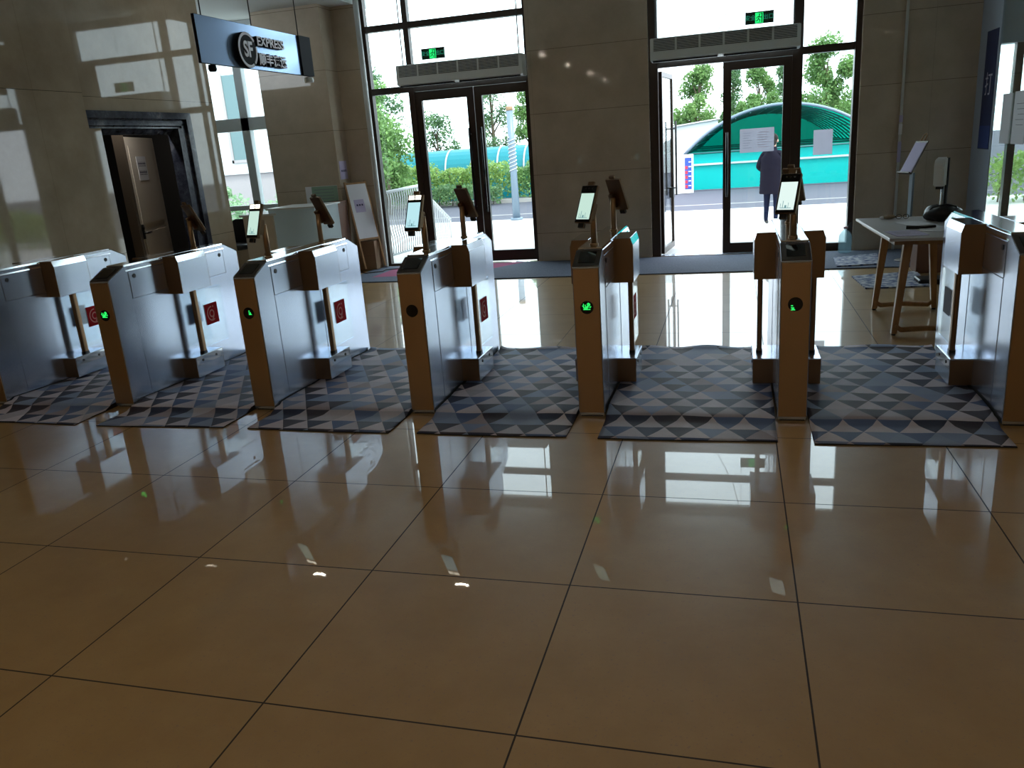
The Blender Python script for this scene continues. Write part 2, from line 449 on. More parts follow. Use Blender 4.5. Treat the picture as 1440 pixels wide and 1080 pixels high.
# rear of the hall and right side
b = MB(); b.box(XA-.3, XR+.2, -14.4, -14.2, 0, ZC, 'stone_x'); struct(b.build('wall_back'))
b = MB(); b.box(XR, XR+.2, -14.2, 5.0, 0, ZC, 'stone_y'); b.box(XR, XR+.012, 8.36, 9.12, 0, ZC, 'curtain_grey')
b.box(XR+.05, XR+.2, 5.0, 8.36, 3.2, ZC, 'curtain_grey')
struct(b.build('wall_right'))
b = MB(); b.box(XR-.005, XR+.03, 5.0, 8.36, 0, .03, 'frame'); b.box(XR-.005, XR+.03, 5.0, 8.36, 3.17, 3.2, 'frame'); w4 = struct(b.build('window_4'))
b = MB(); b.box(XR+.008, XR+.018, 5.0, 8.36, 0.03, 3.17, 'glass'); b.build('window_glass', w4)
b = MB(); b.box(XR+.2, 6.0, 4.8, 9.35, -.2, 0, 'floor'); struct(b.build('floor_side_room'))
b = MB(); b.box(XR+.2, 6.0, 4.8, 9.6, ZC, ZC+.2, 'ceil'); struct(b.build('ceiling_side_room'))
b = MB(); b.box(6.0, 6.2, 4.8, 9.6, 0, ZC, 'offwhite'); b.box(XR+.2, 6.0, 4.6, 4.8, 0, ZC, 'offwhite'); b.box(XR+.2, 6.0, 9.2, 9.45, 2.30, ZC, 'curtain_grey')
b.box(4.6, 6.0, 9.2, 9.45, 0, 2.30, 'offwhite'); struct(b.build('wall_side_room'))
b = MB(); b.box(XR+.2, 2.70, 9.25, 9.35, 0, 2.30, 'frame'); b.box(2.885, 2.965, 9.25, 9.35, 0, 2.30, 'frame'); b.box(3.9, 3.98, 9.25, 9.35, 0, 2.30, 'frame'); b.box(2.70, 4.6, 9.25, 9.35, 0, .05, 'frame')
w5 = struct(b.build('window_5'))
b = MB(); b.box(2.70, 4.6, 9.296, 9.304, .05, 2.30, 'glass'); b.build('window_glass', w5)

# front wall between and beside the two glazed bays
b = MB(); b.box(-2.85, -1.28, YF, 9.45, 0, ZC, 'stone_x'); struct(b.build('wall_front_pier'))
b = MB(); b.box(1.225, 1.69, YF, 9.45, 0, ZC, 'stone_x'); b.box(1.69, XR+.2, YF-.03, 9.45, 0, ZC, 'stone_x'); struct(b.build('wall_front_right'))
b = MB(); b.box(-5.57, -5.215, YF, 9.45, 0, 3.57, 'stone_x'); b.box(-6.60, -5.57, 8.80, 9.45, 0, 3.57, 'stone_x'); struct(b.build('wall_front_left'))
b = MB(); b.box(-9.5, -6.60, 9.15, 9.40, 0, .50, 'stone_x'); b.box(-9.5, -8.35, 9.15, 9.40, .50, 3.57, 'stone_x'); struct(b.build('wall_alcove'))
b = MB(); b.box(-9.5, -9.4, 7.4, 9.3, 0, 3.57, 'stone_y'); b.box(-9.4, -8.5, 7.38, 7.44, 0, 3.57, 'stone_y'); struct(b.build('wall_alcove_side'))
b = MB(); b.box(-5.21, -2.85, 9.2, 9.4, 3.75, ZC, 'ceil'); b.box(-1.28, 1.225, 9.2, 9.4, 3.75, ZC, 'ceil'); struct(b.build('trim_1'))

GY = 9.30
def frame_bar(b, x0, x1, z0, z1, m='frame', d=.05): b.box(x0, x1, GY-d, GY+d, z0, z1, m)
# left bay (window_1): outer posts, mullion, two transoms
b = MB()
frame_bar(b, -5.215, -5.13, 0, 3.75); frame_bar(b, -4.575, -4.50, 2.40, 3.75); frame_bar(b, -4.585, -4.50, 0, 2.40)
frame_bar(b, -2.90, -2.85, 0, 3.75)
frame_bar(b, -5.13, -2.90, 3.21, 3.29, d=.045); frame_bar(b, -5.13, -2.90, 2.395, 2.48, d=.045); frame_bar(b, -5.13, -4.58, 0, .03)
frame_bar(b, -5.13, -2.90, 3.72, 3.75)
w1 = struct(b.build('window_1'))
b = MB(); b.box(-5.13, -4.58, GY-.004, GY+.004, .03, 2.395, 'glass'); b.box(-5.13, -4.575, GY-.004, GY+.004, 2.48, 3.21, 'glass')
b.box(-4.50, -2.90, GY-.004, GY+.004, 2.48, 3.21, 'glass'); b.box(-5.13, -4.575, GY-.004, GY+.004, 3.29, 3.72, 'glass'); b.box(-4.50, -2.90, GY-.004, GY+.004, 3.29, 3.72, 'glass')
b.build('window_glass', w1)
def leaf(b, x0, x1, s0, s1, rail0=.15, rail1=.12, z0=.02, z1=2.39, y0=-.03, y1=.03):
    b.box(x0, x0+s0, y0, y1, z0, z1, 'frame'); b.box(x1-s1, x1, y0, y1, z0, z1, 'frame')
    b.box(x0+s0, x1-s1, y0, y1, z0, z0+rail0, 'frame'); b.box(x0+s0, x1-s1, y0, y1, z1-rail1, z1, 'frame')
def pull(x, side, parent, lz=(0.72, 1.86)):
    b = MB(); y = -.09
    b.tube([(x, -.03, lz[0]+.08), (x, y, lz[0]+.08)], .010, 'black'); b.tube([(x, -.03, lz[1]-.08), (x, y, lz[1]-.08)], .010, 'black')
    b.tube([(x, y, lz[0]), (x, y, lz[1])], .016, 'gloss_black', 12); return b.build('handle', parent)
d2 = struct(empty('door_2', (0, GY, 0)))
b = MB(); leaf(b, -4.50, -3.655, .09, .10); o = b.build('door_leaf', d2)
b = MB(); b.box(-4.41, -3.755, -.004, .004, .17, 2.27, 'glass'); b.build('pane', o); pull(-3.735, 1, o)
b = MB(); leaf(b, -3.645, -2.90, .105, .03); o = b.build('door_leaf', d2)
b = MB(); b.box(-3.54, -2.93, -.004, .004, .17, 2.27, 'glass'); b.build('pane', o); pull(-3.565, 1, o)
# right bay (window_2)
b = MB()
frame_bar(b, -1.28, -1.17, 0, 3.75, d=.07); frame_bar(b, .455, .575, 0, 3.75); frame_bar(b, 1.16, 1.225, 0, 3.75, d=.07)
frame_bar(b, -1.17, 1.16, 2.395, 2.48, d=.045); frame_bar(b, -1.17, 1.16, 3.21, 3.29, d=.045); frame_bar(b, .575, 1.16, 0, .10)
frame_bar(b, -1.17, 1.16, 3.72, 3.75)
w2 = struct(b.build('window_2'))
b = MB(); b.box(.575, 1.16, GY-.004, GY+.004, .10, 2.395, 'glass'); b.box(-1.17, .455, GY-.004, GY+.004, 2.48, 3.21, 'glass')
b.box(.575, 1.16, GY-.004, GY+.004, 2.48, 3.21, 'glass'); b.box(-1.17, .455, GY-.004, GY+.004, 3.29, 3.72, 'glass'); b.box(.575, 1.16, GY-.004, GY+.004, 3.29, 3.72, 'glass')
b.build('window_glass', w2)
b = MB(); b.box(-1.17, .455, GY-.08, GY+.08, 0, .012, 'steel'); struct(b.build('trim_2'))
d3 = struct(empty('door_3', (0, GY, 0)))
b = MB(); leaf(b, -.365, .455, .10, .10, .13, .10, .015, 2.39); o = b.build('door_leaf', d3)
b = MB(); b.box(-.265, .355, -.004, .004, .145, 2.29, 'glass'); b.build('pane', o); pull(-.315, 1, o, (.75, 1.55))
d4 = struct(empty('door_4', (-1.15, GY+.06, 0), math.radians(84)))
b = MB(); b.box(0, .05, -.02, .02, .02, 2.36, 'frame'); b.box(.76, .80, -.02, .02, .02, 2.36, 'frame'); b.box(.05, .76, -.02, .02, .02, .10, 'frame'); b.box(.05, .76, -.02, .02, 2.30, 2.36, 'frame')
o = b.build('door_leaf', d4)
b = MB(); b.box(.05, .76, -.004, .004, .10, 2.30, 'glass'); b.build('pane', o)
b = MB(); b.tube([(.70, -.07, .75), (.70, -.07, 1.75)], .014, 'black'); b.tube([(.70, .07, .75), (.70, .07, 1.75)], .014, 'black')
for z in (.85, 1.65): b.tube([(.70, -.07, z), (.70, .07, z)], .009, 'black')
b.box(.68, .78, -.03, .03, .72, .86, 'black')
b.build('handle', o)
# alcove window (window_3)
b = MB()
Y3 = 9.28
for x0, x1, z0, z1 in ((-8.35, -8.28, .5, 3.57), (-7.27, -7.14, .5, 3.57), (-6.64, -6.60, .5, 3.57), (-8.28, -6.64, 2.08, 2.26), (-8.28, -6.64, .5, .56), (-8.28, -6.64, .93, 1.0), (-8.28, -6.64, 3.50, 3.57)):
    b.box(x0, x1, Y3-.05, Y3+.05, z0, z1, 'white_frame')
w3 = struct(b.build('window_3'))
b = MB(); b.box(-8.28, -6.64, Y3-.004, Y3+.004, .56, 3.5, 'glass'); b.build('window_glass', w3)
b = MB(); b.box(-8.35, -6.6, 9.02, 9.23, .47, .50, 'white'); b.build('window_sill', w3)
# thin baseboards
b = MB(); b.box(XB, XB+.012, OY1+.19, 7.4, 0, .10, 'marble'); struct(b.build('baseboard_left'))

# ------------------------------------------------------------------ outside ground
ZG = -.30
b = MB(); b.box(-9, 6, 9.35, 11.6, ZG, -.01, 'paving'); b.box(-9, 6, 11.6, 11.95, ZG, -.11, 'paving'); b.box(-9, 6, 11.95, 12.3, ZG, -.21, 'paving'); struct(b.build('ground_entrance_platform'))
b = MB(); b.box(-60, 60, 9.35, 19.3, ZG-.2, ZG, 'paving'); struct(b.build('ground_forecourt'))
b = MB(); b.box(-60, 60, 19.3, 26.6, ZG-.2, ZG-.02, 'asphalt'); b.box(-20, 20, 21.0, 21.12, ZG-.02, ZG-.015, 'kerb'); struct(b.build('ground_road'))
b = MB(); b.box(-60, 60, 26.6, 90, ZG-.2, ZG, 'asphalt'); b.box(-60, -2.4, 26.0, 26.6, ZG-.2, ZG+.1, 'kerb'); struct(b.build('ground_far'))

# ------------------------------------------------------------------ turnstile gates
GX = [-5.495, -4.370, -3.240, -2.098, -1.027, 0.097, 1.202]
GYC = [3.455, 3.455, 3.445, 3.425, 3.43, 3.415, 3.40]
HW, HL = .0775, .755
H1, H2 = .895, .98
def gate_proto():
    r = empty('turnstile_gate')
    # steel cabinet
    b = MB()
    prof = [(-HL, .012), (-HL, H1), (-HL+.16, H2-.012), (HL-.16, H2-.012), (HL, H1), (HL, .012)]
    b.prism(prof, 'x', -HW, HW, 'steel', caps='steel')
    b.box(-HW+.01, HW-.01, -HL+.01, HL-.01, 0, .012, 'rubber')
    b.build('cabinet', r, bevel=.003)
    # thin overlapping top lid
    b = MB(); L2 = HL-.158
    b.prism([(-HW-.002, H2-.045), (-HW+.008, H2), (HW-.008, H2), (HW+.002, H2-.045)], 'y', -L2+.02, L2-.02, 'steel_top')
    b.build('lid', r)
    for s in (-1, 1):
        T = Matrix.Rotation(0 if s < 0 else PI, 4, 'Z')
        b = MB(); b.box(-HW+.004, HW-.004, -HL-.006, -HL, .03, H1-.008, 'gold', T)
        b.build('end_panel', r, bevel=.002)
        b = MB()  # sloping reader panel
        a = math.atan2(H2-.012-H1, .16); L = math.hypot(.16, H2-.012-H1)
        Q = T @ Matrix.Translation((0, -HL, H1)) @ Matrix.Rotation(a, 4, 'X')
        b.box(-HW+.002, HW-.002, .004, L-.004, 0, .005, 'bezel', Q)
        p = b.build('reader_panel', r)
        b = MB(); b.box(-.048, .048, .035, L-.03, .005, .008, 'gloss_black', Q); b.build('reader_glass', p)
        b = MB(); c = (0, 0, 0)
        Q2 = T @ Matrix.Translation((0, -HL-.006, .665)) @ Matrix.Rotation(PI/2, 4, 'X')
        b.tube([Q2 @ Vector((0, 0, 0)), Q2 @ Vector((0, 0, .004))], .038, 'gloss_black', 28); b.build('indicator', r)
    # protruding housings, upper and lower, both sides; posts and clear wings
    for s in (-1, 1):
        def bx(b, x0, x1, y0, y1, z0, z1, m):
            x0, x1 = sorted((s*x0, s*x1)); b.box(x0, x1, y0, y1, z0, z1, m)
        D = HW+.122; y0, y1 = -.175, .165
        b = MB(); bx(b, HW, D, y0, y1, .700, .935, 'steel')
        pf = [(s*HW, .935), (s*D, .935), (s*(D-.014), .98), (s*HW, .98)]
        b.prism(pf, 'y', y0, y1, 'steel_top')
        u = b.build('upper_housing', r, bevel=.002)
        for yy, dy in ((y0, -.003), (y1, .003)):
            b = MB()
            ya, yb = sorted((yy, yy+dy)); b.prism([(s*(HW+.001), .701), (s*(D-.001), .701), (s*(D-.001), .936), (s*(D-.014), .978), (s*(HW+.001), .978)], 'y', ya, yb, 'gold_dark')
            b.build('face_plate', u)
        b = MB(); bx(b, HW, D, y0, y1, .045, .205, 'steel'); bx(b, D, D+.003, y0+.004, y1-.004, .135, .203, 'steel_top')
        l = b.build('lower_housing', r, bevel=.002)
        for yy, dy in ((y0, -.003), (y1, .003)):
            b = MB(); ya, yb = sorted((yy, yy+dy)); bx(b, HW+.001, D-.001, ya, yb, .047, .198, 'gold_dark'); b.build('face_plate', l)
        for yy in (y0+.08, y1-.09):
            b = MB(); b.tube([(s*(D+.002), yy, .168), (s*(D+.006), yy, .168)], .010, 'black', 10); b.build('bolt', l)
        px = s*(D-.042); ym = -.012
        def oval(b, z0, z1, rx, ry, m):
            pr_ = [(px+rx*math.copysign(abs(math.cos(t))**.6, math.cos(t)), ym+ry*math.copysign(abs(math.sin(t))**.6, math.sin(t))) for t in [2*PI*i/20 for i in range(20)]]
            b.prism(pr_, 'z', z0, z1, m)
        b = MB(); oval(b, .205, .222, .020, .032, 'black'); oval(b, .222, .70, .016, .028, 'gold_dark')
        b.build('pivot_post', r)
        b = MB(); b.box(px-.004, px+.004, ym+.027, ym+.345, .24, .685, 'acrylic'); wg = b.build('gate_wing', r)
        # square sticker with a round mark
        sy, sz, h = .165, .480, .080
        b = MB(); xo = px+s*.0045; bx2 = sorted((xo, xo+s*.0006)); b.box(bx2[0], bx2[1], sy-h, sy+h, sz-h, sz+h, 'red' if s > 0 else 'sticker_back')
        xi = px-s*.0045; bx3 = sorted((xi, xi-s*.0006)); b.box(bx3[0], bx3[1], sy-h, sy+h, sz-h, sz+h, 'sticker_back')
        st = b.build('sticker', wg)
        if s < 0: continue
        b = MB(); xm = xo+s*.0007
        def arc(r_, a0, a1, wd, c0=0., c1=0.):
            n = 22
            for i in range(n):
                t0 = math.radians(a0+(a1-a0)*i/n); t1 = math.radians(a0+(a1-a0)*(i+1)/n)
                P = [(xm, sy+s*(c0+rr*math.cos(t)), sz+c1+rr*math.sin(t)) for rr, t in ((r_-wd, t0), (r_+wd, t0), (r_+wd, t1), (r_-wd, t1))]
                b.poly(P, 'red_mark')
        arc(.054, 85, 300, .0052); arc(.026, 0, 360, .0052); arc(.052, -62, 15, .0052, -.026, .0)
        P = [(xm, sy+s*(.026+.007*math.cos(t)), sz+.052+.007*math.sin(t)) for t in [2*PI*i/10 for i in range(10)]]
        b.poly(P, 'red_mark')
        b.build('sticker_mark', st, recalc=False)
    # seams, locks on the sides
    for s in (-1, 1):
        x0, x1 = sorted((s*HW, s*(HW+.0022)))
        for q in (-1, 1):
            T = Matrix.Scale(1, 4)
            b = MB()
            ys = sorted((q*(HL-.20), q*.185))
            b.box(x0, x1, ys[0], ys[1], .742, .93, 'steel')
            xs0, xs1 = sorted((s*(HW+.0020), s*(HW+.0026)))
            yo = q*(HL-.20); yi = q*.185
            b.box(xs0, xs1, min(yo, yi), max(yo, yi), .741, .744, 'bezel'); b.box(xs0, xs1, min(yo, yi), max(yo, yi), .928, .930, 'bezel')
            b.box(xs0, xs1, yo-.0015, yo+.0015, .742, .93, 'bezel')
            p = b.build('access_panel', r)
            b = MB(); yk = q*(HL-.25); b.tube([(s*HW, yk, .895), (s*(HW+.006), yk, .895)], .015, 'black', 14); b.build('lock', p)
            b = MB(); ys = sorted((q*(HL-.20), q*.06)); b.box(x0, x1, ys[0], ys[1], .06, .737, 'steel'); b.build('side_panel', r)
    return r
def small_square_glyph(b, pts, cell, x0, z0, y):
    for i, row in enumerate(pts):
        for j, ch in enumerate(row):
            if ch == '#': b.box(x0+j*cell, x0+j*cell+cell*.8, y-.0012, y, z0-i*cell-cell*.8, z0-i*cell, 'led_green')
ARROW = ["......##..",
         ".#...####.",
         ".#.#..###.",
         "##.#.###..",
         ".#.####.##",
         ".######.#.",
         "..####....",
         ".########."]
SMALL = [".##..",
         ".....",
         ".###.",
         "..##.",
         ".####"]
def face_terminal(gate, side, screen, lit, yaw=-25, tilt=-26):
    """tablet on a gold pole; side -1 faces the hall, +1 faces the street"""
    T = Matrix.Rotation(0 if side < 0 else PI, 4, 'Z')
    y = -.43 if side < 0 else -.28
    xo = 0. if side < 0 else -.02
    T = T @ Matrix.Translation((xo, 0, 0))
    b = MB()
    b.tube([T @ Vector((.0, y, H2-.001)), T @ Vector((.0, y, H2+.008))], .026, 'gold', 18)
    b.tube([T @ Vector((.0, y, H2)), T @ Vector((.0, y, 1.12)), T @ Vector((.0, y, 1.195))], [.019, .018, .016], 'gold', 14)
    root = b.build('terminal_pole', gate)
    Q = T @ Matrix.Translation((-.052, y-.078, 1.118)) @ Matrix.Rotation(math.radians(yaw), 4, 'Z') @ Matrix.Rotation(math.radians(tilt), 4, 'X')
    b = MB(); b.box(-.056, .056, 0, .018, 0, .228, 'gold_dark', Q); b.box(-.054, .054, -.004, 0, .002, .226, 'gloss_black', Q)
    b.box(.012, .048, .020, .050, .03, .13, 'gold_dark', Q)
    b.box(-.030, .012, .004, .024, -.028, 0.0, 'black', Q)
    tb = b.build('face_scanner', gate, bevel=.0015)
    b = MB(); b.box(-.045, .045, -.0055, -.004, .020, .178, screen, Q); sc = b.build('screen', tb)
    b = MB()
    for (x0, x1, z0, z1) in ((-.030, -.028, .03, .055), (-.018, -.015, .03, .07), (-.006, .004, .03, .045), (.012, .014, .03, .06), (-.03, .03, .028, .031)):
        b.box(x0, x1, -.0062, -.0055, z0, z1, 'screen_ink', Q)
    b.build('screen_picture', tb)
    b = MB()
    for x in (-.022, .0, .022): b.tube([Q @ Vector((x, -.0042, .208)), Q @ Vector((x, -.006, .208))], .005, 'bezel', 10)
    b.box(-.02, .02, .002, .018, .232, .252, 'gold_dark', Q)
    b.build('camera_lens', tb)
    if lit:
        b = MB()
        for x in (-.024, .024): b.box(x-.020, x+.020, -.006, -.0042, .196, .222, 'fill_glow', Q)
        b.build('fill_light', tb)
proto = gate_proto()
gates = []
GL = ['steel turnstile gate at the far left, cut by the picture edge, in deep shade',
      'steel turnstile gate second from the left, green arrow light on its front, no front scanner',
      'steel turnstile gate third from the left with a tall narrow lit face scanner',
      'steel turnstile gate in the middle of the row with a cyan lit face scanner',
      'steel turnstile gate with a bright green arrow, in front of the stone pier',
      'steel turnstile gate facing the open glass door, with a big lit face scanner on top',
      'steel turnstile gate at the far right of the row, beside the wooden table']
# further gates are copied before any terminal or light is added
for i in range(7):
    g = proto if i == 0 else copy_tree(proto)
    gates.append(g)
for i, g in enumerate(gates):
    g.location = (GX[i], GYC[i], 0)
    tag(g, GL[i], 'turnstile gate', 'row of turnstile gates')
for i, (sc, lit) in {2: ('screen_a', 1), 3: ('screen_b', 1), 4: ('screen_a', 0), 5: ('screen_c', 0)}.items():
    face_terminal(gates[i], -1, sc, lit, {2: -15, 3: -12, 4: -25, 5: -22}[i], {2: -20, 3: -22, 4: -26, 5: -26}[i])
for i in (1, 2, 3, 4, 5): face_terminal(gates[i], 1, 'screen_a', 0)
for i, g in enumerate(gates):
    if i in (1, 4):
        b = MB(); small_square_glyph(b, ARROW, .0052, -.026, .692, -HL-.0102); b.build('arrow_light', g)
    if i in (2, 5):
        b = MB(); small_square_glyph(b, SMALL, .0056, (-.004 if i == 2 else -.028), (.682 if i == 2 else .66), -HL-.0102); b.build('arrow_light', g)

# ------------------------------------------------------------------ patterned lane mats
def lane_mat(x0, x1, label, i):
    bm = bmesh.new(); nx, ny = 34, 60
    y0, y1 = 2.325, 4.185
    rnd = random.Random(i)
    ph = [rnd.uniform(0, 6) for _ in range(6)]
    vs = []
    for j in range(ny+1):
        y = y0+(y1-y0)*j/ny
        for k in range(nx+1):
            x = x0+(x1-x0)*k/nx
            base = .006 + .026*max(0, min(1, (y-2.60)/.07))
            e = min(x-x0, x1-x)
            z = base + .0035*math.sin(5*x+ph[0])*math.sin(4*y+ph[1]) + .002*math.sin(17*x+ph[2]+3*y)
            if y > 2.74 and abs(y-3.43) > .26: z += .014*max(0, 1-e/.04)*(.55+.45*math.sin(7*y+ph[3]))
            if y > 4.12: z += .012*(y-4.12)/.065*(1+.6*math.sin(13*x+ph[4]))
            if y < 2.45: z = .006+.002*math.sin(9*x+ph[5])**2
            dy = .012*math.sin(3*x+ph[1]) if j == 0 else 0
            vs.append(bm.verts.new((x, y+dy, max(.005, z))))
    def V(j, k): return vs[j*(nx+1)+k]
    for j in range(ny):
        for k in range(nx):
            f = bm.faces.new((V(j, k), V(j, k+1), V(j+1, k+1), V(j+1, k))); f.smooth = True
    border = [V(0, k) for k in range(nx+1)] + [V(j, nx) for j in range(1, ny+1)] + [V(ny, k) for k in range(nx-1, -1, -1)] + [V(j, 0) for j in range(ny-1, 0, -1)]
    low = [bm.verts.new((v.co.x, v.co.y, .0005)) for v in border]; n = len(border)
    for k in range(n):
        f = bm.faces.new((border[k], low[k], low[(k+1) % n], border[(k+1) % n])); f.material_index = 1
    me = bpy.data.meshes.new('lane_mat'); bm.to_mesh(me); bm.free(); me.materials.append(MT['mat']); me.materials.append(MT['rubber'])
    o = bpy.data.objects.new('lane_mat', me); COL.objects.link(o)
    tag(o, label, 'mat', 'triangle patterned mats in the lanes')
ML = ['triangle patterned mat at the dark far left, left of the second gate', 'triangle patterned mat between the gate with the green arrow and the narrow scanner gate',
      'triangle patterned mat between the third gate and the middle gate', 'triangle patterned mat in the lane just right of the middle gate',
      'triangle patterned mat leading straight to the open glass door', 'triangle patterned mat in the rightmost lane, in front of the wooden table']
for i in range(6):
    lane_mat(GX[i]+HW+.012, GX[i+1]-HW-.012, ML[i], i)
lane_mat(GX[6]+HW+.012, GX[6]+1.1, 'sliver of patterned mat right of the last gate at the picture edge', 6)

# ------------------------------------------------------------------ carpet and rugs
b = MB(); b.box(-5.25, 2.44, 7.78, 9.13, .001, .012, 'carpet'); cp = tag(b.build('entrance_carpet'), 'long blue grey carpet strip laid along the glass doors', 'carpet')
b = MB(); b.poly([(-4.95, 8.15, .0128), (-3.55, 8.3, .0128), (-3.05, 9.1, .0128), (-4.9, 9.1, .0128)], 'carpet_pink'); b.build('pink_panel', cp)
def rug(pts, label):
    b = MB(); b.prism(pts, 'z', .0125 if pts[0][1] > 7.8 else .0005, .026 if pts[0][1] > 7.8 else .014, 'rug'); tag(b.build('woven_rug'), label, 'rug', 'blue and white woven rugs')
rug([(.90, 7.86), (1.36, 7.95), (1.45, 8.72), (.93, 8.50)], 'small blue and white woven rug lying on the grey carpet by the water bottle')
rug([(1.02, 6.55), (1.60, 6.60), (1.64, 7.45), (.98, 7.25)], 'blue and white woven rug on the tiles under the wooden table')

# ------------------------------------------------------------------ air curtains
def air_curtain(x0, x1, label, n=6):
    r = empty('air_curtain', (x0, 9.02, 2.45)); L = x1-x0
    b = MB(); b.prism([(-.11, .02), (-.115, .10), (-.10, .265), (.12, .265), (.12, .0), (-.06, .0)], 'x', 0, L, 'offwhite'); b.build('casing', r, bevel=.006, seg=2)
    b = MB()
    for k in range(n):
        a0 = .03+(L-.06)*k/n+.012; a1 = .03+(L-.06)*(k+1)/n-.012
        T = Matrix.Translation((0, -.1135, .115)) @ Matrix.Rotation(math.radians(-5), 4, 'X')
        b.box(a0, a1, -.004, .0, 0, .135, 'grille', T)
        for q in range(7): b.box(a0, a1, -.007, -.004, .010+q*.018, .016+q*.018, 'offwhite', T)
    b.build('grille', r)
    b = MB(); b.box(.03, L*.46, -.085, -.045, -.010, .004, 'sign_dark'); b.box(L*.5, L-.04, -.085, -.045, -.010, .004, 'sign_dark'); b.build('outlet', r)
    b = MB(); b.tube([(.05, .05, .26), (.05, .05, 1.349)], .008, 'black', 8); b.tube([(L-.07, .05, .26), (L-.07, .05, 1.349)], .008, 'black', 8)
    b.build('hanger_rod', r)
    tag(r, label, 'air curtain', 'air curtains above the doors')
air_curtain(-4.60, -2.86, 'long pale air curtain unit above the closed double door on the left')
air_curtain(-1.23, .52, 'long pale air curtain unit above the open door on the right')

# ------------------------------------------------------------------ exit signs
def exit_sign(xc, label, wires):
    r = empty('exit_sign', (xc, 8.86, 2.81)); hw, hh = .16, .063
    b = MB(); b.box(-hw, hw, -.012, .012, -hh, hh, 'green_box'); b.box(-hw, hw, -.014, .014, hh-.006, hh+.006, 'bezel'); b.build('sign_box', r)
    R = Matrix.Rotation(PI/2, 4, 'X')
    b = MB(); b.box(-.048, .042, -.0135, -.012, -.056, .056, 'green_glow'); b.build('lit_panel', r)
    b = MB()  # running figure and doorway
    y0, y1 = -.0155, -.0137
    b.box(.022, .034, y0, y1, -.052, .052, 'green_box')
    b.box(-.008, .034, y0, y1, .046, .052, 'green_box')
    b.tube([(.000, y1, .031), (.0, y0, .031)], .009, 'green_box', 12)
    def limb(p, q, wd=.005):
        d = Vector((q[0]-p[0], 0, q[1]-p[1])).normalized(); nrm = Vector((-d.z, 0, d.x))*wd
        P, Q_ = Vector((p[0], y0, p[1])), Vector((q[0], y0, q[1]))
        b.poly([P+nrm, P-nrm, Q_-nrm, Q_+nrm], 'green_box')
    for p, q in (((-.002, .02), (-.012, -.012)), ((-.004, .015), (-.026, .008)), ((-.026, .008), (-.034, -.008)), ((-.002, .016), (.012, .002)), ((.012, .002), (.022, .01)), ((-.012, -.012), (.006, -.022)), ((.006, -.022), (.002, -.046)), ((-.012, -.012), (-.024, -.03)), ((-.024, -.03), (-.042, -.03))): limb(p, q, .0045)
    b.build('running_figure', r, recalc=False)
    text('安全', .062, .0008, 'green_dim', 'lettering', r, T=Matrix.Translation((-.103, -.0135, .002)) @ R)
    text('出口', .062, .0008, 'green_dim', 'lettering', r, T=Matrix.Translation((.099, -.0135, .002)) @ R)
    for a, bb in wires:
        b = MB(); b.tube([a, bb], .0022, 'black', 6); b.build('wire', r)
    tag(r, label, 'exit sign', 'hanging exit signs')
exit_sign(-4.03, 'small green exit sign hanging above the air curtain of the left double door', [((0, 0, .06), (.0, 0, .985))])
exit_sign(.05, 'small green exit sign hanging above the air curtain of the right open door', [((-.15, 0, .06), (-.15, 0, .985)), ((.15, 0, .06), (.15, 0, .985))])
b = MB(); b.tube([(-.42, 8.95, 2.73), (-.33, 8.95, 2.9), (-.20, 8.95, 3.2), (-.05, 8.95, 3.799)], .004, 'black', 6); tag(b.build('power_cable'), 'thin dark cable rising from the right air curtain past the window', 'cable')

# ------------------------------------------------------------------ hanging sign
sx, sy0, sy1, sz0, sz1 = -4.95, 5.13, 7.24, 2.515, 2.935
sg = empty('hanging_shop_sign', (sx, (sy0+sy1)/2, sz0)); HLs = (sy1-sy0)/2
b = MB(); b.box(-.03, -.002, -HLs, HLs, 0, sz1-sz0, 'sign_dark'); b.box(-.002, 0, -HLs+.003, HLs-.26, .003, sz1-sz0-.003, 'sign_face'); b.build('sign_panel', sg)
b = MB(); b.box(-.002, .02, HLs-.255, HLs, 0, sz1-sz0, 'sign_dark'); b.build('darkened_end', sg)  # not a separate cap: the sign's dark far end put into colour
RX = Matrix(((0, 0, 1, 0), (1, 0, 0, 0), (0, 1, 0, 0), (0, 0, 0, 1)))   # text x -> +Y, text y -> +Z, normal -> +X
def logo_ring(parent):
    b = MB(); cy, cz = -.335, .165
    n = 40
    def ring(r0, r1, x0, x1, a0, a1, m):
        pr = []
        for i in range(n+1):
            t = math.radians(a0+(a1-a0)*i/n); pr.append((cy+r1*math.cos(t), cz+r1*math.sin(t)))
        for i in range(n, -1, -1):
            t = math.radians(a0+(a1-a0)*i/n); pr.append((cy+r0*math.cos(t), cz+r0*math.sin(t)))
        b.prism(pr, 'x', x0, x1, m)
    b.tube([(0, cy, cz), (.055, cy, cz)], .168, 'sign_dark', 40)
    ring(.140, .165, .055, .060, 35, 300, 'letter'); ring(.140, .165, .055, .060, -50, 15, 'letter')
    b.build('round_emblem', parent)
    text('SF', .20, .004, 'letter', 'lettering', parent, T=Matrix.Translation((.060, cy, cz)) @ RX, bold=.006, sx=.85)
logo_ring(sg)
for body, yc, zc, size, sxx in (('EXPRESS', .14, .268, .120, .52), ('顺丰速运', .145, .092, .125, .54)):
    text(body, size, .020, 'sign_dark', 'lettering', sg, T=Matrix.Translation((.021, yc, zc)) @ RX, bold=.003, fit=sxx)
    text(body, size, .002, 'letter', 'lettering', sg, T=Matrix.Translation((.043, yc, zc)) @ RX, bold=.003, fit=sxx)
for yy in (-HLs+.13, -.09, HLs-.20):
    b = MB(); b.tube([(-.015, yy, sz1-sz0), (-.015, yy, 3.799-sz0)], .006, 'black', 8); b.build('hanger_rod', sg)
tag(sg, 'blue grey hanging sign board with a round emblem and raised letters over the left gates', 'sign')
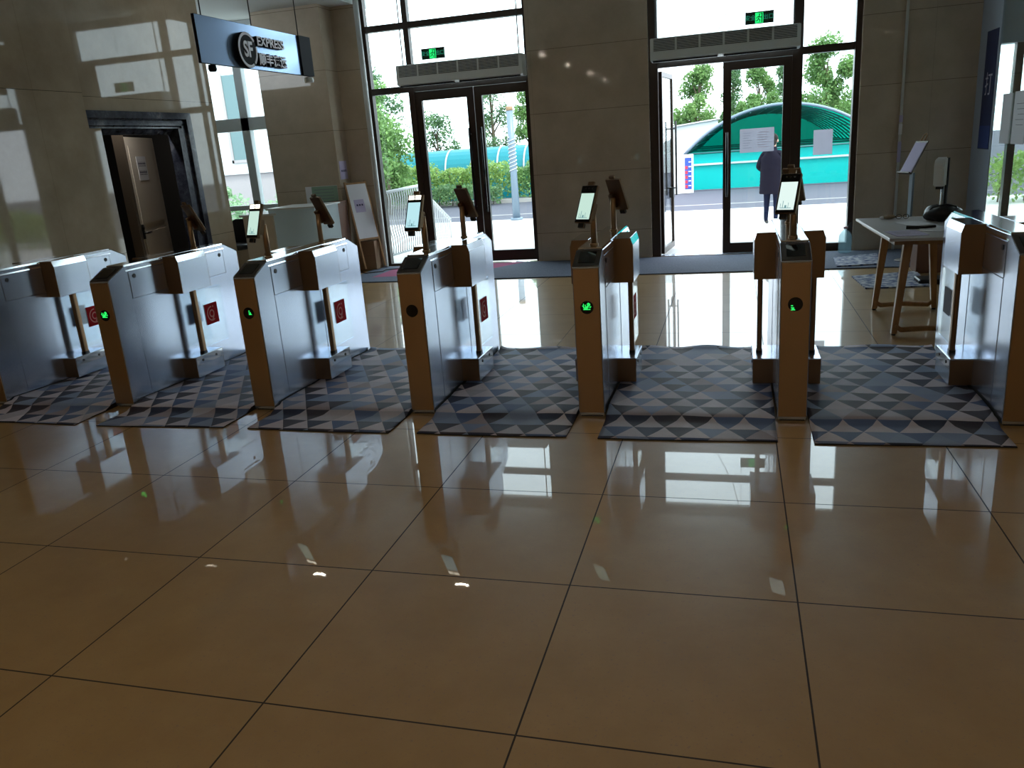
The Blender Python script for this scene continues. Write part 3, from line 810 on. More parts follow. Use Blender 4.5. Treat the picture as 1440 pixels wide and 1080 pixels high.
b = MB(); b.lathe([(.05, 0), (.055, .02), (.05, .05), (.03, .06)], (-4.96, 7.15, 2.447), 'offwhite', 18); tag(b.build('ceiling_sensor'), 'small pale round device under the far end of the hanging sign', 'sensor')
b = MB(); b.lathe([(.03, 0), (.04, .02), (.035, .06)], (-4.96, 5.30, 2.45), 'sign_dark', 18); tag(b.build('ceiling_sensor'), 'small dark round device under the near left end of the hanging sign', 'sensor')

# ------------------------------------------------------------------ ceiling lamps
def downlight(x, y, label, energy, group='twin ceiling lamps', glow=True):
    r = empty('ceiling_lamp', (x, y, ZC-.012))
    b = MB(); b.box(-.16, .16, -.09, .09, 0, .012, 'white'); b.build('housing', r)
    for s in (-1, 1):
        b = MB(); b.tube([(s*.07, 0, -.004), (s*.07, 0, 0)], .019, 'lamp_glow', 16); b.build('bulb', r)
    tag(r, label, 'ceiling lamp', group)
    l = bpy.data.lights.new('lamp_light', 'AREA'); l.shape = 'RECTANGLE'; l.size = .10; l.size_y = .03; l.energy = energy; l.color = (1, .88, .70); l.spread = PI
    lo = bpy.data.objects.new('lamp_light', l); COL.objects.link(lo); lo.parent = r; lo.location = (0, 0, -.01)
downlight(-5.60, 6.78, 'twin ceiling lamp over the left of the lobby, mirrored in the floor tiles', 1.5)
downlight(-3.57, 6.80, 'twin ceiling lamp over the middle of the lobby, mirrored in the floor tiles', 1.5)
for j, y in enumerate((-1.5, -5.0, -9.0, -12.5)):
    for i, x in enumerate((-5.0, -1.9, 1.2)):
        downlight(x, y, 'twin ceiling lamp in the hall behind the viewer', 8, 'hall ceiling lamps')

# ------------------------------------------------------------------ left alcove: desk, chair, poster, papers, easel, pipe
dk = empty('reception_desk', (-5.9, 7.95, 0))
b = MB(); b.box(-.62, -.18, -.20, .55, 0, .93, 'door_paint'); b.box(-.66, -.14, -.22, .58, .93, .955, 'white'); b.build('counter', dk)
b = MB(); b.poly([(-.25, -.165, .36), (.43, -.165, .36), (.43, -.165, 1.0), (-.25, -.165, 1.0)], 'desk_panel'); b.poly([(.43, -.165, .36), (.43, .5, .36), (.43, .5, 1.0), (.43, -.165, 1.0)], 'desk_panel'); b.build('front_panel', dk)
b = MB(); b.box(-.27, .46, -.20, .52, 1.0, 1.018, 'white'); b.build('counter_top', dk)
b = MB(); b.box(-.22, .42, -.12, .46, 0, .36, 'door_paint'); b.build('base', dk)
tag(dk, 'pale reception desk with a white front panel in the left alcove', 'desk')
ch = empty('office_chair', (-7.25, 8.55, 0))
b = MB(); b.lathe([(.03, .40), (.22, .42), (.24, .46), (.22, .50)], (0, 0, 0), 'black', 20, 1, .95); b.build('seat', ch)
b = MB()
P = []
for i in range(13):
    a = -.5+i/12; P.append((a*.34, .20+.05*a*a, 0))
T = Matrix.Translation((0, 0, .46))
prof = [(-.15, 0), (-.20, .16), (-.17, .32), (-.08, .38), (.08, .38), (.17, .32), (.20, .16), (.15, 0)]
b.prism([(x, z+.46) for x, z in prof], 'y', .19, .24, 'black'); b.build('backrest', ch, bevel=.012, seg=2)
b = MB(); b.tube([(0, 0, .06), (0, 0, .41)], .025, 'black')
for k in range(5):
    a = 2*PI*k/5; b.tube([(0, 0, .08), (.26*math.cos(a), .26*math.sin(a), .03)], .018, 'black'); b.tube([(.26*math.cos(a), .26*math.sin(a)-.01, .025), (.26*math.cos(a), .26*math.sin(a)+.01, .025)], .025, 'black')
b.build('base', ch); tag(ch, 'black office chair by the alcove window behind the reception desk', 'chair')
b = MB(); b.box(-6.12, -5.62, 8.790, 8.797, .97, 1.23, 'paper'); b.box(-6.02, -5.62, 8.786, 8.790, .975, 1.225, 'green_paper')
for k in range(5): b.box(-5.98, -5.68, 8.784, 8.786, 1.01+k*.042, 1.016+k*.042, 'ink_grey')
tag(b.build('wall_poster'), 'pale green and white poster low on the stone wall above the reception desk', 'poster')
b = MB(); b.box(-5.569, -5.565, 8.84, 9.06, 1.30, 1.55, 'lilac')
for k in range(4): b.box(-5.565, -5.564, 8.88+k*.04, 8.905+k*.04, 1.40, 1.43, 'ink')
tag(b.build('notice'), 'small lilac notice taped to the narrow side of the left stone pier', 'notice')
b = MB(); b.tube([(-5.145, 9.085, .013), (-5.145, 9.085, .06), (-5.15, 9.085, 3.799)], .037, 'pvc', 16); tag(b.build('drain_pipe'), 'white vertical pipe running from floor to ceiling beside the left glass bay', 'pipe')
# easel
ez = empty('display_easel', (-5.36, 8.93, 0), math.radians(56))
TT = Matrix.Rotation(math.radians(-14), 4, 'X')
b = MB()
for s in (-1, 1): b.box(s*.165-.012, s*.165+.012, -.30, -.275, 0, 1.24, 'wood', TT @ Matrix.Translation((0, 0.07, 0)))
b.box(-.17, .17, -.235, -.21, .40, .425, 'wood', TT); b.box(-.17, .17, -.235, -.21, 1.20, 1.225, 'wood', TT)
b.build('frame', ez)
b = MB()
for s in (-1, 1): b.tube([(s*.14, .09, 1.15), (s*.14, .19, .013)], .011, 'wood', 8)
b.build('leg', ez)
b = MB(); b.box(-.155, .155, -.232, -.225, .42, 1.20, 'paper', TT); bd = b.build('board', ez)
b = MB(); b.box(-.10, .06, -.2335, -.232, .80, .98, 'lilac', TT)
for k in range(3): b.box(-.07+k*.04, -.045+k*.04, -.2345, -.2335, .89, .915, 'ink', TT)
b.build('lilac_print', bd)
tag(ez, 'wooden easel with a white notice board leaning beside the left glass bay', 'easel')
b = MB(); b.box(-5.46, -5.19, 8.86, 9.10, .013, .42, 'carton'); b.box(-5.46, -5.19, 8.855, 8.86, .21, .22, 'dark_wood'); tag(b.build('cardboard_box', bevel=.004), 'brown cardboard box on the floor behind the easel', 'box')
b = MB(); b.box(-5.66, -5.50, 8.50, 8.78, 0, 1.0, 'dark_wood'); b.box(-5.67, -5.49, 8.49, 8.79, 1.0, 1.015, 'dark_wood'); tag(b.build('side_cabinet', bevel=.004), 'narrow red brown cabinet between the reception desk and the easel', 'cabinet')
b = MB(); b.tube([(-5.35, 8.62, .02), (-5.2, 8.5, .018), (-5.0, 8.62, .018), (-5.02, 8.78, .018), (-4.8, 8.85, .018)], .008, 'black', 6); tag(b.build('floor_cable'), 'black cable lying on the carpet in front of the easel', 'cable')

# ------------------------------------------------------------------ papers on the doors
b = MB(); b.poly([(-.155, GY-.0335, 1.285), (.26, GY-.0335, 1.285), (.26, GY-.0335, 1.575), (-.155, GY-.0335, 1.575)], 'thin_paper')
for k in range(7):
    b.box(-.12, -.01-.02*(k % 3), GY-.0345, GY-.034, 1.52-k*.03, 1.524-k*.03, 'ink_grey'); b.box(.06, .20-.03*(k % 2), GY-.0345, GY-.034, 1.52-k*.03, 1.524-k*.03, 'pink_ink')
tag(b.build('door_notice'), 'wide white notice taped to the glass of the right door leaf', 'notice')
b = MB(); b.poly([(.73, GY-.010, 1.20), (.955, GY-.010, 1.20), (.955, GY-.010, 1.50), (.73, GY-.010, 1.50)], 'thin_paper'); tag(b.build('door_notice'), 'upright white sheet taped to the narrow side pane right of the door', 'notice')

# ------------------------------------------------------------------ conduit, dispenser, brochure stand
b = MB(); b.box(1.672, 1.70, 9.085, 9.113, .013, ZC, 'pvc')
b.box(1.665, 1.705, 9.083, 9.086, 1.38, 1.50, 'paper'); b.box(1.665, 1.705, 9.083, 9.086, 1.52, 1.60, 'lilac'); b.box(1.665, 1.705, 9.083, 9.086, 1.06, 1.30, 'lilac')
tag(b.build('cable_conduit'), 'pale vertical cable conduit with taped labels on the right stone wall', 'conduit')
bs = empty('brochure_stand', (1.68, 8.2, 0), math.radians(-68))
b = MB(); b.lathe([(.13, .013), (.13, .02), (.03, .03)], (0, 0, 0), 'bezel', 24); b.build('base', bs)
b = MB(); b.box(-.03, .03, -.012, .012, .03, .98, 'post_blue'); b.build('pole', bs)
T = Matrix.Translation((0, -.09, .975)) @ Matrix.Rotation(math.radians(-28), 4, 'X')
b = MB(); b.box(-.11, .11, 0, .012, 0, .38, 'bezel', T); b.box(-.10, .10, -.004, 0, .02, .36, 'lilac', T); b.box(-.11, .11, -.03, 0, 0, .015, 'bezel', T); b.build('tray', bs)
b = MB(); b.tube([T @ Vector((-.03, .006, .38)), T @ Vector((-.03, .006, .45)), T @ Vector((0, .006, .47)), T @ Vector((.03, .006, .45)), T @ Vector((.03, .006, .38))], .006, 'wood', 8); b.build('handle', bs)
tag(bs, 'grey stand holding a tilted display tray against the right stone wall', 'display stand')
ds = empty('sanitizer_dispenser', (1.985, 8.2, 0), math.radians(-35))
b = MB(); b.lathe([(.13, .013), (.13, .025), (.03, .035)], (0, 0, 0), 'black', 24); b.build('base', ds)
b = MB(); b.tube([(0, .02, .03), (0, .02, 1.10)], .016, 'steel_top', 12); b.box(.03, .055, .0, .03, .30, 1.12, 'black'); b.build('pole', ds)
b = MB(); b.prism([(-.09, .82), (-.10, 1.05), (-.085, 1.10), (-.05, 1.125), (.0, 1.13), (.0, .82)], 'x', -.06, .05, 'white'); b.build('dispenser_body', ds, bevel=.012, seg=2)
b = MB(); b.box(-.035, .025, -.07, -.02, .79, .82, 'black'); b.build('nozzle', ds)
tag(ds, 'white soap or sanitizer dispenser on a slim pole at the right stone wall', 'dispenser')

# banner and sheets on the right wall
bn = empty('wall_banner', (XR-.006, 8.62, 1.78))
b = MB(); b.box(0, .005, -.20, .21, -.61, .63, 'navy'); b.box(-.001, 0, -.20, .21, -.60, -.36, 'navy_light'); b.build('fabric', bn)
RY = Matrix(((0, 0, -1, 0), (-1, 0, 0, 0), (0, 1, 0, 0), (0, 0, 0, 1)))
text('打', .26, .0008, 'letter', 'lettering', bn, T=Matrix.Translation((-.002, .0, .06)) @ RY)
tag(bn, 'tall narrow navy banner with a white character on the right wall', 'banner')
b = MB(); b.box(XR-.002, XR+.006, 7.76, 8.06, 1.24, 1.73, 'paper'); tag(b.build('notice'), 'white sheet taped to the right glass wall next to the navy banner', 'notice')
b = MB(); b.box(XR-.002, XR+.006, 7.30, 7.68, 1.24, 1.74, 'paper')
for k in range(5): b.box(XR-.0025, XR-.002, 7.36, 7.60-.03*(k % 3), 1.62-k*.05, 1.625-k*.05, 'ink_grey')
tag(b.build('notice'), 'white sheet at the right picture edge, taped to the glass wall', 'notice')

# ------------------------------------------------------------------ table with things on it
tz = .75
tb = empty('wooden_table', (0, 0, 0))
b = MB(); b.prism([(.815, 5.93), (.855, 4.50), (1.62, 4.44), (1.60, 5.85)], 'z', tz-.022, tz, 'table_white'); b.build('table_top', tb, bevel=.004)
b = MB(); b.prism([(.86, 5.87), (.90, 4.56), (1.57, 4.51), (1.55, 5.80)], 'z', tz-.055, tz-.022, 'wood'); b.build('apron', tb)
for y, yt in ((5.58, 5.62), (4.66, 4.72)):
    b = MB()
    for xb_, xt in ((.95, 1.02), (1.415, 1.37)):
        n0 = (xb_, y, 0); n1 = (xt, yt, tz-.055)
        w0, w1_ = .020, .030
        for a, c in ():
            pass
        V0 = [(xb_-w0, y-w0), (xb_+w0, y-w0), (xb_+w0, y+w0), (xb_-w0, y+w0)]
        V1 = [(xt-w1_, yt-w1_), (xt+w1_, yt-w1_), (xt+w1_, yt+w1_), (xt-w1_, yt+w1_)]
        A = [b.bm.verts.new((px, py, .014)) for px, py in V0]; B = [b.bm.verts.new((px, py, tz-.054)) for px, py in V1]
        fs = [b.bm.faces.new((A[i], A[(i+1) % 4], B[(i+1) % 4], B[i])) for i in range(4)] + [b.bm.faces.new(A[::-1]), b.bm.faces.new(B)]
        b._tag(fs, 'wood')
    b.tube([(.955, y, .075), (1.00, y, .042), (1.18, y, .052), (1.37, y, .042), (1.41, y, .075)], .021, 'wood', 8)
    lg = b.build('leg', tb)
    b = MB()
    for x in (.95, 1.415): b.tube([(x, y, 0), (x, y, .014)], .016, 'black', 12)
    b.build('foot_pad', lg)
tag(tb, 'white topped table on splayed light wood sled legs behind the rightmost lane', 'table')
def sheet(x0, x1, y0, y1, z, rz, label, lines=True, m='paper'):
    T = Matrix.Translation(((x0+x1)/2, (y0+y1)/2, z)) @ Matrix.Rotation(math.radians(rz), 4, 'Z')
    hx, hy = (x1-x0)/2, (y1-y0)/2
    b = MB(); b.box(-hx, hx, -hy, hy, 0, .0025, m, T)
    if lines:
        for k in range(6): b.box(-hx*.7, hx*(.3+.4*((k*7) % 3)/2), hy*.6-k*.2*hy, hy*.6-k*.2*hy+.004, .0025, .003, 'ink_grey', T)
    tag(b.build('paper_sheet'), label, 'paper', 'papers on the table')
sheet(.90, 1.12, 4.60, 4.92, tz+.001, 6, 'printed paper sheet at the near left corner of the white table', m='lilac')
sheet(1.14, 1.38, 4.80, 5.12, tz+.001, -10, 'white paper sheet in the middle of the table under the black pen')
sheet(1.08, 1.28, 5.20, 5.50, tz+.001, 14, 'white paper sheet on the table left of the black bag', False)
b = MB(); b.tube([(1.06, 5.03, tz+.012), (1.18, 4.99, tz+.012), (1.26, 5.02, tz+.014)], [.016, .010, .010], 'black', 10); tag(b.build('marker_pen'), 'thick black marker pen lying on papers on the white table', 'pen')
# black bag
def blob(b, c, r, m, n=18, k=12, wob=.12, seed=1, zmin=None):
    rn = random.Random(seed); ph = [rn.uniform(0, 6) for _ in range(6)]
    rings = []
    for i in range(1, k):
        th = PI*i/k; ring = []
        for j in range(n):
            a = 2*PI*j/n
            q = 1+wob*math.sin(3*a+ph[0]+2*th)*math.sin(2*th+ph[1])+wob*.6*math.sin(5*a+ph[2])*math.sin(3*th+ph[3])
            z = c[2]+r[2]*math.cos(th)*q
            if zmin is not None: z = max(z, zmin)
            ring.append(b.bm.verts.new((c[0]+r[0]*math.sin(th)*math.cos(a)*q, c[1]+r[1]*math.sin(th)*math.sin(a)*q, z)))
        rings.append(ring)
    F = []
    for A, B in zip(rings, rings[1:]):
        for j in range(n): F.append(b.bm.faces.new((A[j], B[j], B[(j+1) % n], A[(j+1) % n])))
    F.append(b.bm.faces.new(rings[0])); F.append(b.bm.faces.new(rings[-1][::-1]))
    for f in F: f.smooth = True
    b._tag(F, m)
b = MB(); blob(b, (1.40, 5.47, tz+.062), (.14, .12, .068), 'black', seed=3, zmin=tz+.002); bg_ = b.build('handbag')
b = MB(); b.tube([(1.29, 5.46, tz+.08), (1.32, 5.42, tz+.12), (1.41, 5.40, tz+.135), (1.49, 5.44, tz+.115), (1.51, 5.49, tz+.07)], .008, 'black', 8); b.build('strap', bg_)
tag(bg_, 'soft black handbag slumped on the far right of the white table', 'bag')
b = MB(); b.lathe([(.055, 0), (.06, .03), (.055, .055), (.035, .055), (.03, .03), (.035, .004)], (1.37, 5.66, tz+.001), 'white', 24); tag(b.build('tape_roll'), 'white roll standing on the table behind the black handbag', 'roll')
b = MB(); blob(b, (1.055, 5.77, tz+.018), (.055, .035, .018), 'tan', seed=5, zmin=tz+.002); blob(b, (1.00, 5.76, tz+.014), (.02, .02, .013), 'paper', seed=6, zmin=tz+.002); tag(b.build('cloth_pouch'), 'crumpled tan and white cloth pouch at the far left corner of the table', 'pouch')
b = MB()
for s in (0, 1):
    cx = 1.125+s*.055; b.tube([(cx+.022*math.cos(t), 5.72, tz+.022+.018*math.sin(t)) for t in [2*PI*i/14 for i in range(15)]], .003, 'black', 6, caps=False)
b.tube([(1.10, 5.72, tz+.025), (1.10, 5.79, tz+.012)], .003, 'black', 6); b.tube([(1.205, 5.72, tz+.025), (1.205, 5.79, tz+.012)], .003, 'black', 6)
tag(b.build('eyeglasses'), 'pair of black eyeglasses on the table beside the tan pouch', 'eyeglasses')
b = MB(); b.box(1.62, 1.95, 7.38, 7.68, 0.0, .30, 'dark_wood'); b.box(1.60, 1.97, 7.36, 7.70, .30, .32, 'dark_wood'); tag(b.build('wooden_crate', bevel=.005), 'low red brown wooden box standing behind the white table', 'box')
b = MB(); b.box(1.52, 1.85, 6.70, 6.95, 0, .05, 'black'); tag(b.build('floor_box', bevel=.01), 'flat black box on the floor tiles behind the wooden table', 'box')

# water bottle
wb = empty('water_bottle', (1.115, 8.98, .013))
b = MB(); b.lathe([(.07, 0), (.078, .02), (.078, .07), (.072, .08), (.078, .09), (.078, .15), (.072, .16), (.076, .17), (.074, .21), (.045, .26), (.022, .28), (.022, .30)], (0, 0, 0), 'plastic_blue', 24); b.build('bottle_body', wb)
b = MB(); b.lathe([(.026, .292), (.026, .315), (.015, .32)], (0, 0, 0), 'pink_ink', 18); b.build('cap', wb)
b = MB(); b.tube([(-.02, 0, .28), (.03, 0, .33), (.06, 0, .37), (.055, 0, .30)], .004, 'plastic_blue', 6); b.build('handle', wb)
tag(wb, 'large clear water bottle on the carpet beside the right side pane', 'bottle')

# ------------------------------------------------------------------ outside: railing
def railing():
    r = empty('entrance_railing', (0, 0, 0))
    top = [(-5.42, 9.75, 1.03), (-5.28, 11.0, 1.06), (-5.34, 12.6, .36)]
    base = [(-5.42, 9.75, .0), (-5.28, 11.0, .0), (-5.34, 12.6, -.30)]
    b = MB(); b.tube(top, .026, 'rail_white', 10); b.tube([(p[0], p[1], p[2]+.07) for p in base], .018, 'rail_white', 8); b.build('hand_rail', r)
    n = 34
    for i in range(n+1):
        t = i/n*2; k = min(int(t), 1); f = t-k
        p = [top[k][j]*(1-f)+top[k+1][j]*f for j in range(3)]
        q = [base[k][j]*(1-f)+base[k+1][j]*f for j in range(3)]
        post = i in (0, n//2, n)
        b = MB()
        ground = -.0095 if p[1] < 11.6 else (-.1095 if p[1] < 11.95 else -.2095 if p[1] < 12.3 else -.2995)
        lowz = ground if post else q[2]+.07
        if post: pts = [(p[0], p[1], lowz), (p[0], p[1], p[2])]
        else: pts = [(p[0]+.02*math.sin(u*9), p[1], lowz+(p[2]-lowz)*u) for u in [j/8 for j in range(9)]]
        b.tube(pts, .02 if post else .010, 'rail_white', 6); b.build('post' if post else 'baluster', r)
    tag(r, 'white railing with wavy upright bars going down outside the left glass bay', 'railing')
railing()
# outside lamp post
lp = empty('lamp_post', (-5.78, 19.1, ZG))
b = MB(); b.tube([(0, 0, 0), (0, 0, .06)], .16, 'post_blue', 18); b.tube([(0, 0, .06), (0, 0, 1.55), (0, 0, 2.76)], [.10, .085, .085], 'post_blue', 18); b.build('pole', lp)
b = MB(); k = 60
for ph in (0, PI): b.tube([(.10*math.cos(ph+j*.5), .10*math.sin(ph+j*.5), 1.25+j*.0145) for j in range(k)], .012, 'rail_white', 6)
b.build('spiral_band', lp)
b = MB(); b.tube([(0, 0, 2.76), (0, 0, 2.86)], .09, 'carton', 18); b.build('cap', lp)
tag(lp, 'blue grey lamp post with a spiral light band on the forecourt kerb', 'lamp post')

# ------------------------------------------------------------------ outside: teal canopy
cn = empty('arched_canopy', (1.25, 26.9, ZG))
HWC, Z0C, RC = 3.10, 1.18, 4.15
apex = 2.57
rise = apex-Z0C; RC = (HWC**2+rise**2)/(2*rise); zc = apex-RC
A0 = math.asin(HWC/RC)
def arcp(t, dr=0): a = -A0+2*A0*t; return ((RC+dr)*math.sin(a), zc+(RC+dr)*math.cos(a))
LC = 14.0
b = MB(); NA = 26
vs = [[b.bm.verts.new((arcp(i/NA)[0], LC*j/6, arcp(i/NA)[1])) for i in range(NA+1)] for j in range(7)]
fs = [b.bm.faces.new((vs[j][i], vs[j][i+1], vs[j+1][i+1], vs[j+1][i])) for j in range(6) for i in range(NA)]
for f in fs: f.smooth = True
vs2 = [[b.bm.verts.new((arcp(i/NA, .012)[0], LC*j/6, arcp(i/NA, .012)[1])) for i in range(NA+1)] for j in range(7)]
fs2 = [b.bm.faces.new((vs2[j][i], vs2[j+1][i], vs2[j+1][i+1], vs2[j][i+1])) for j in range(6) for i in range(NA)]
for f in fs2: f.smooth = True
b._tag(fs+fs2, 'teal'); b.build('roof_sheet', cn, recalc=False)
for j in range(11):
    y = .02+LC*j/10*.98
    b = MB(); b.tube([(arcp(i/NA, -.04 if j else .0)[0], y, arcp(i/NA, -.04 if j else .0)[1]) for i in range(NA+1)], .05 if j == 0 else .028, 'post_blue' if j == 0 else 'beam', 8); b.build('rib', cn)
for i in range(1, 14):
    x, z = arcp(i/14, -.08); b = MB(); b.tube([(x, 0, z), (x, LC, z)], .016, 'beam', 6); b.build('purlin', cn)
for y in (.05, 4, 8, 12):
    b = MB(); b.tube([(-HWC, y, Z0C+.02), (HWC, y, Z0C+.02)], .028, 'beam', 8); b.build('tie_beam', cn)
b = MB(); b.box(-HWC, HWC, .10, .14, 0, Z0C-.02, 'teal_wall'); b.build('front_sheet', cn)
b = MB(); b.box(-HWC+.1, HWC-.1, .04, .08, .80, .86, 'rail_white'); b.build('rail', cn)
b = MB(); b.box(-HWC, -HWC+.04, 0, LC, 0, Z0C, 'teal'); b.box(HWC-.04, HWC, 0, LC, 0, Z0C, 'teal'); b.build('side_sheet', cn)
b = MB()
for x in (-HWC, HWC): b.box(x-.05, x+.05, -.02, .08, 0, Z0C, 'facade_white')
b.build('post', cn)
b = MB(); pr = [(HWC*math.sin(t)*1.0, 0) for t in ()]
pts = [(arcp(i/NA)[0], arcp(i/NA)[1]) for i in range(NA+1)] + [(HWC, 0), (-HWC, 0)]
b.prism(pts[::-1], 'y', LC-.03, LC, 'teal'); b.build('rear_sheet', cn)
tag(cn, 'big arched turquoise canopy across the road behind the open right door', 'canopy')
# white low building left of and behind it
sr = empty('white_low_building', (-2.6, 41.6, ZG))
b = MB(); b.prism([(-1.9, 0), (-1.9, 2.10), (1.55, 2.42), (1.55, 0)], 'y', 0, 1.6, 'facade_white'); b.build('wall', sr)
b = MB(); b.prism([(-2.0, 2.10), (-2.0, 2.16), (1.65, 2.50), (1.65, 2.44)], 'y', -.12, 1.72, 'canopy_white'); b.build('roof', sr)
tag(sr, 'white low building with a sloping roof left of the turquoise canopy', 'building')
# long turquoise tunnel behind the hedge
tn = empty('covered_walkway', (-9.3, 29.6, ZG))
b = MB(); prof = [(1.0*math.cos(t)*-1, .95+.96*math.sin(t)) for t in [PI*i/14 for i in range(15)]]
prof2 = prof + [(1.0, 0), (-1.0, 0)]
b.prism(prof2, 'x', -7, 5.6, 'teal_far'); b.build('roof_sheet', tn)
for k in range(13):
    x = -7+k*1.05
    b = MB(); b.tube([(x, p[0]*1.02, p[1]+.01) for p in prof], .035, 'rail_white', 6); b.build('rib', tn)
tag(tn, 'long light turquoise covered walkway behind the hedge, seen through the left doors', 'covered walkway')
# notice board by the canopy
nb = empty('street_notice_board', (-1.80, 25.7, ZG), math.radians(14))
b = MB(); b.box(-.33, .30, -.04, .04, 0, 1.22, 'white'); b.build('board', nb)
b = MB(); b.box(.02, .24, -.046, -.04, .12, 1.12, 'blue_sign'); b.build('blue_panel', nb)
b = MB()
for k in range(5): b.box(.03, .11, -.050, -.046, .16+k*.15, .26+k*.15, 'red_text')
for k in range(6): b.box(.14, .22, -.050, -.046, .22+k*.15, .25+k*.15, 'paper')
b.build('print', nb)
tag(nb, 'white notice board with a blue and red panel at the left foot of the canopy', 'board')

# ------------------------------------------------------------------ vegetation
def leaves(b, pts, size, m, rn):
    k = b.mi(m)
    for p in pts:
        n = Vector((rn.gauss(0, 1), rn.gauss(0, 1), rn.gauss(0, 1)+.6)).normalized()
        t = n.orthogonal().normalized(); t.rotate(Matrix.Rotation(rn.uniform(0, 6.28), 3, n)); u = n.cross(t)
        s = size*rn.uniform(.6, 1.3)
        f = b.bm.faces.new([b.bm.verts.new(q) for q in (p+t*s, p+u*s*.5, p-t*s, p-u*s*.5)]); f.material_index = k
def tree_mesh(seed, H, R, n, m, size, conical=False, trunk=.25):
    rn = random.Random(seed)
    clumps = []
    for i in range(26):
        t = rn.random(); z = H*(trunk+(1-trunk)*t)
        rr = R*((1-t)**.6 if conical else math.sqrt(max(.05, 1-(2*t-.9)**2)))
        a = rn.uniform(0, 6.28); q = rn.random()**.5*rr*.8
        clumps.append((Vector((q*math.cos(a), q*math.sin(a), z)), R*rn.uniform(.22, .42)))
    clumps.append((Vector((0, 0, H*.93)), R*.25))
    b = MB(); pts = []
    for i in range(n):
        c, r = rn.choice(clumps)
        d = Vector((rn.gauss(0, 1), rn.gauss(0, 1), rn.gauss(0, 1))).normalized()*r*rn.random()**.4
        pts.append(c+d)
    leaves(b, pts, size, m, rn)
    b2 = MB(); b2.tube([(0, 0, 0), (.04, .02, H*.3), (0, 0, H*.6), (.03, 0, H*.9)], [.05*H/2, .04*H/2, .025*H/2, .008], 'bark', 8)
    for c, r in clumps[:14]:
        b2.tube([(0, 0, c.z*.75), (c.x*.6, c.y*.6, c.z*.92), tuple(c)], [.018*H/2, .012*H/2, .006], 'bark', 5)
    return b, b2
def tree(x, y, H, R, n, m, label, seed, size=.07, conical=False, trunk=.2, name='tree', group='trees across the road', cat='tree'):
    r = empty(name, (x, y, ZG)); b, b2 = tree_mesh(seed, H, R, n, m, size, conical, trunk)
    b2.build('trunk', r); b.build('foliage', r, recalc=False)
    tag(r, label, cat, group)
tree(-2.1, 45.5, 5.0, 1.55, 9500, 'leaf', 'bushy yellow green tree above the white roof, seen through the open door', 11, .09)
tree(-5.2, 44.5, 3.3, 1.1, 3000, 'leaf_yellow', 'low yellow green tree at the left edge of the open doorway view', 12, .09)
tree(-.35, 48.5, 5.4, 1.2, 4600, 'leaf_dark', 'thin dark green tree left of the upright stile of the right door', 13, .08, True)
tree(1.05, 45.5, 4.9, 1.55, 9500, 'leaf', 'round mid green tree seen through the right door above the notice', 14, .09)
tree(2.5, 49.5, 5.2, 1.3, 4600, 'leaf_dark', 'sparse dark green tree behind the frame right of the door', 15, .08)
tree(4.3, 44.5, 5.9, 1.75, 13000, 'leaf', 'tall mid green tree filling the narrow side pane above the canopy', 16, .09)
tree(7.6, 45, 4.3, 1.4, 4600, 'leaf', 'smaller mid green tree at the right edge of the side pane view', 17, .09)
tree(-11.2, 23.2, 4.1, 1.5, 11000, 'leaf', 'dense mid green tree close to the left glass pane view', 18, .07, True, .08)
tree(-15.6, 33, 5.6, 1.5, 3400, 'leaf_dark', 'airy dark green tree at the far left of the left glass pane', 19, .08)
tree(-14.9, 38.6, 3.7, 1.35, 3600, 'leaf_dark', 'low airy tree at the left of the left door pane above the walkway', 20, .08)
tree(-12.6, 41, 5.7, 1.4, 4300, 'leaf_dark', 'tall airy tree in the middle of the left door pane above the walkway', 21, .08, True)
tree(-9.9, 38.5, 5.6, 1.15, 7000, 'leaf', 'tall narrow mid green tree at the left of the right hand door pane', 22, .08, True)
tree(-7.6, 42, 4.2, 1.4, 3200, 'leaf_dark', 'airy tree behind the lamp post above the walkway', 23, .08)
def hedge(x0, x1, y0, y1, h, n, m, label, seed, size=.06):
    rn = random.Random(seed); b = MB(); pts = []
    for i in range(n):
        x = rn.uniform(x0, x1); hh = h*(.86+.10*math.sin(2.3*x+seed)+.07*math.sin(6.1*x))
        z = hh*rn.random()**.5; yy = y0+(y1-y0)*rn.random()**1.6
        pts.append(Vector((x, yy, z)))
    leaves(b, pts, size, m, rn); o = b.build('hedge', None, loc=(0, 0, ZG), recalc=False)
    b = MB()
    for i in range(int((x1-x0)*2)): x = x0+i*.5+.2; b.tube([(x, y0+.45*(y1-y0), 0), (x+.06, y0+.5*(y1-y0), h*.8)], .02, 'bark', 5)
    b.build('stems', o)
    tag(o, label, 'hedge', 'hedges along the road')
hedge(-14.0, -8.1, 26.2, 27.4, 1.55, 9000, 'leaf_yellow', 'yellow green hedge across the road seen through the left door pane', 3)
hedge(-8.0, -3.4, 26.2, 27.4, 1.50, 8000, 'leaf', 'mid green hedge across the road seen behind the lamp post', 4)
hedge(-13.5, -8.0, 25.2, 25.95, .75, 3600, 'leaf_dark', 'low dark green hedge at the kerb in front of the yellow green hedge', 5)

hedge(-3.9, 9.0, 52.0, 53.5, 3.5, 15000, 'leaf', 'tall green tree line far behind the turquoise canopy', 8, .15)
hedge(5.0, 11.0, 17.2, 18.4, 1.15, 6000, 'leaf_yellow', 'low yellow green hedge outside the side room window at the right picture edge', 6)

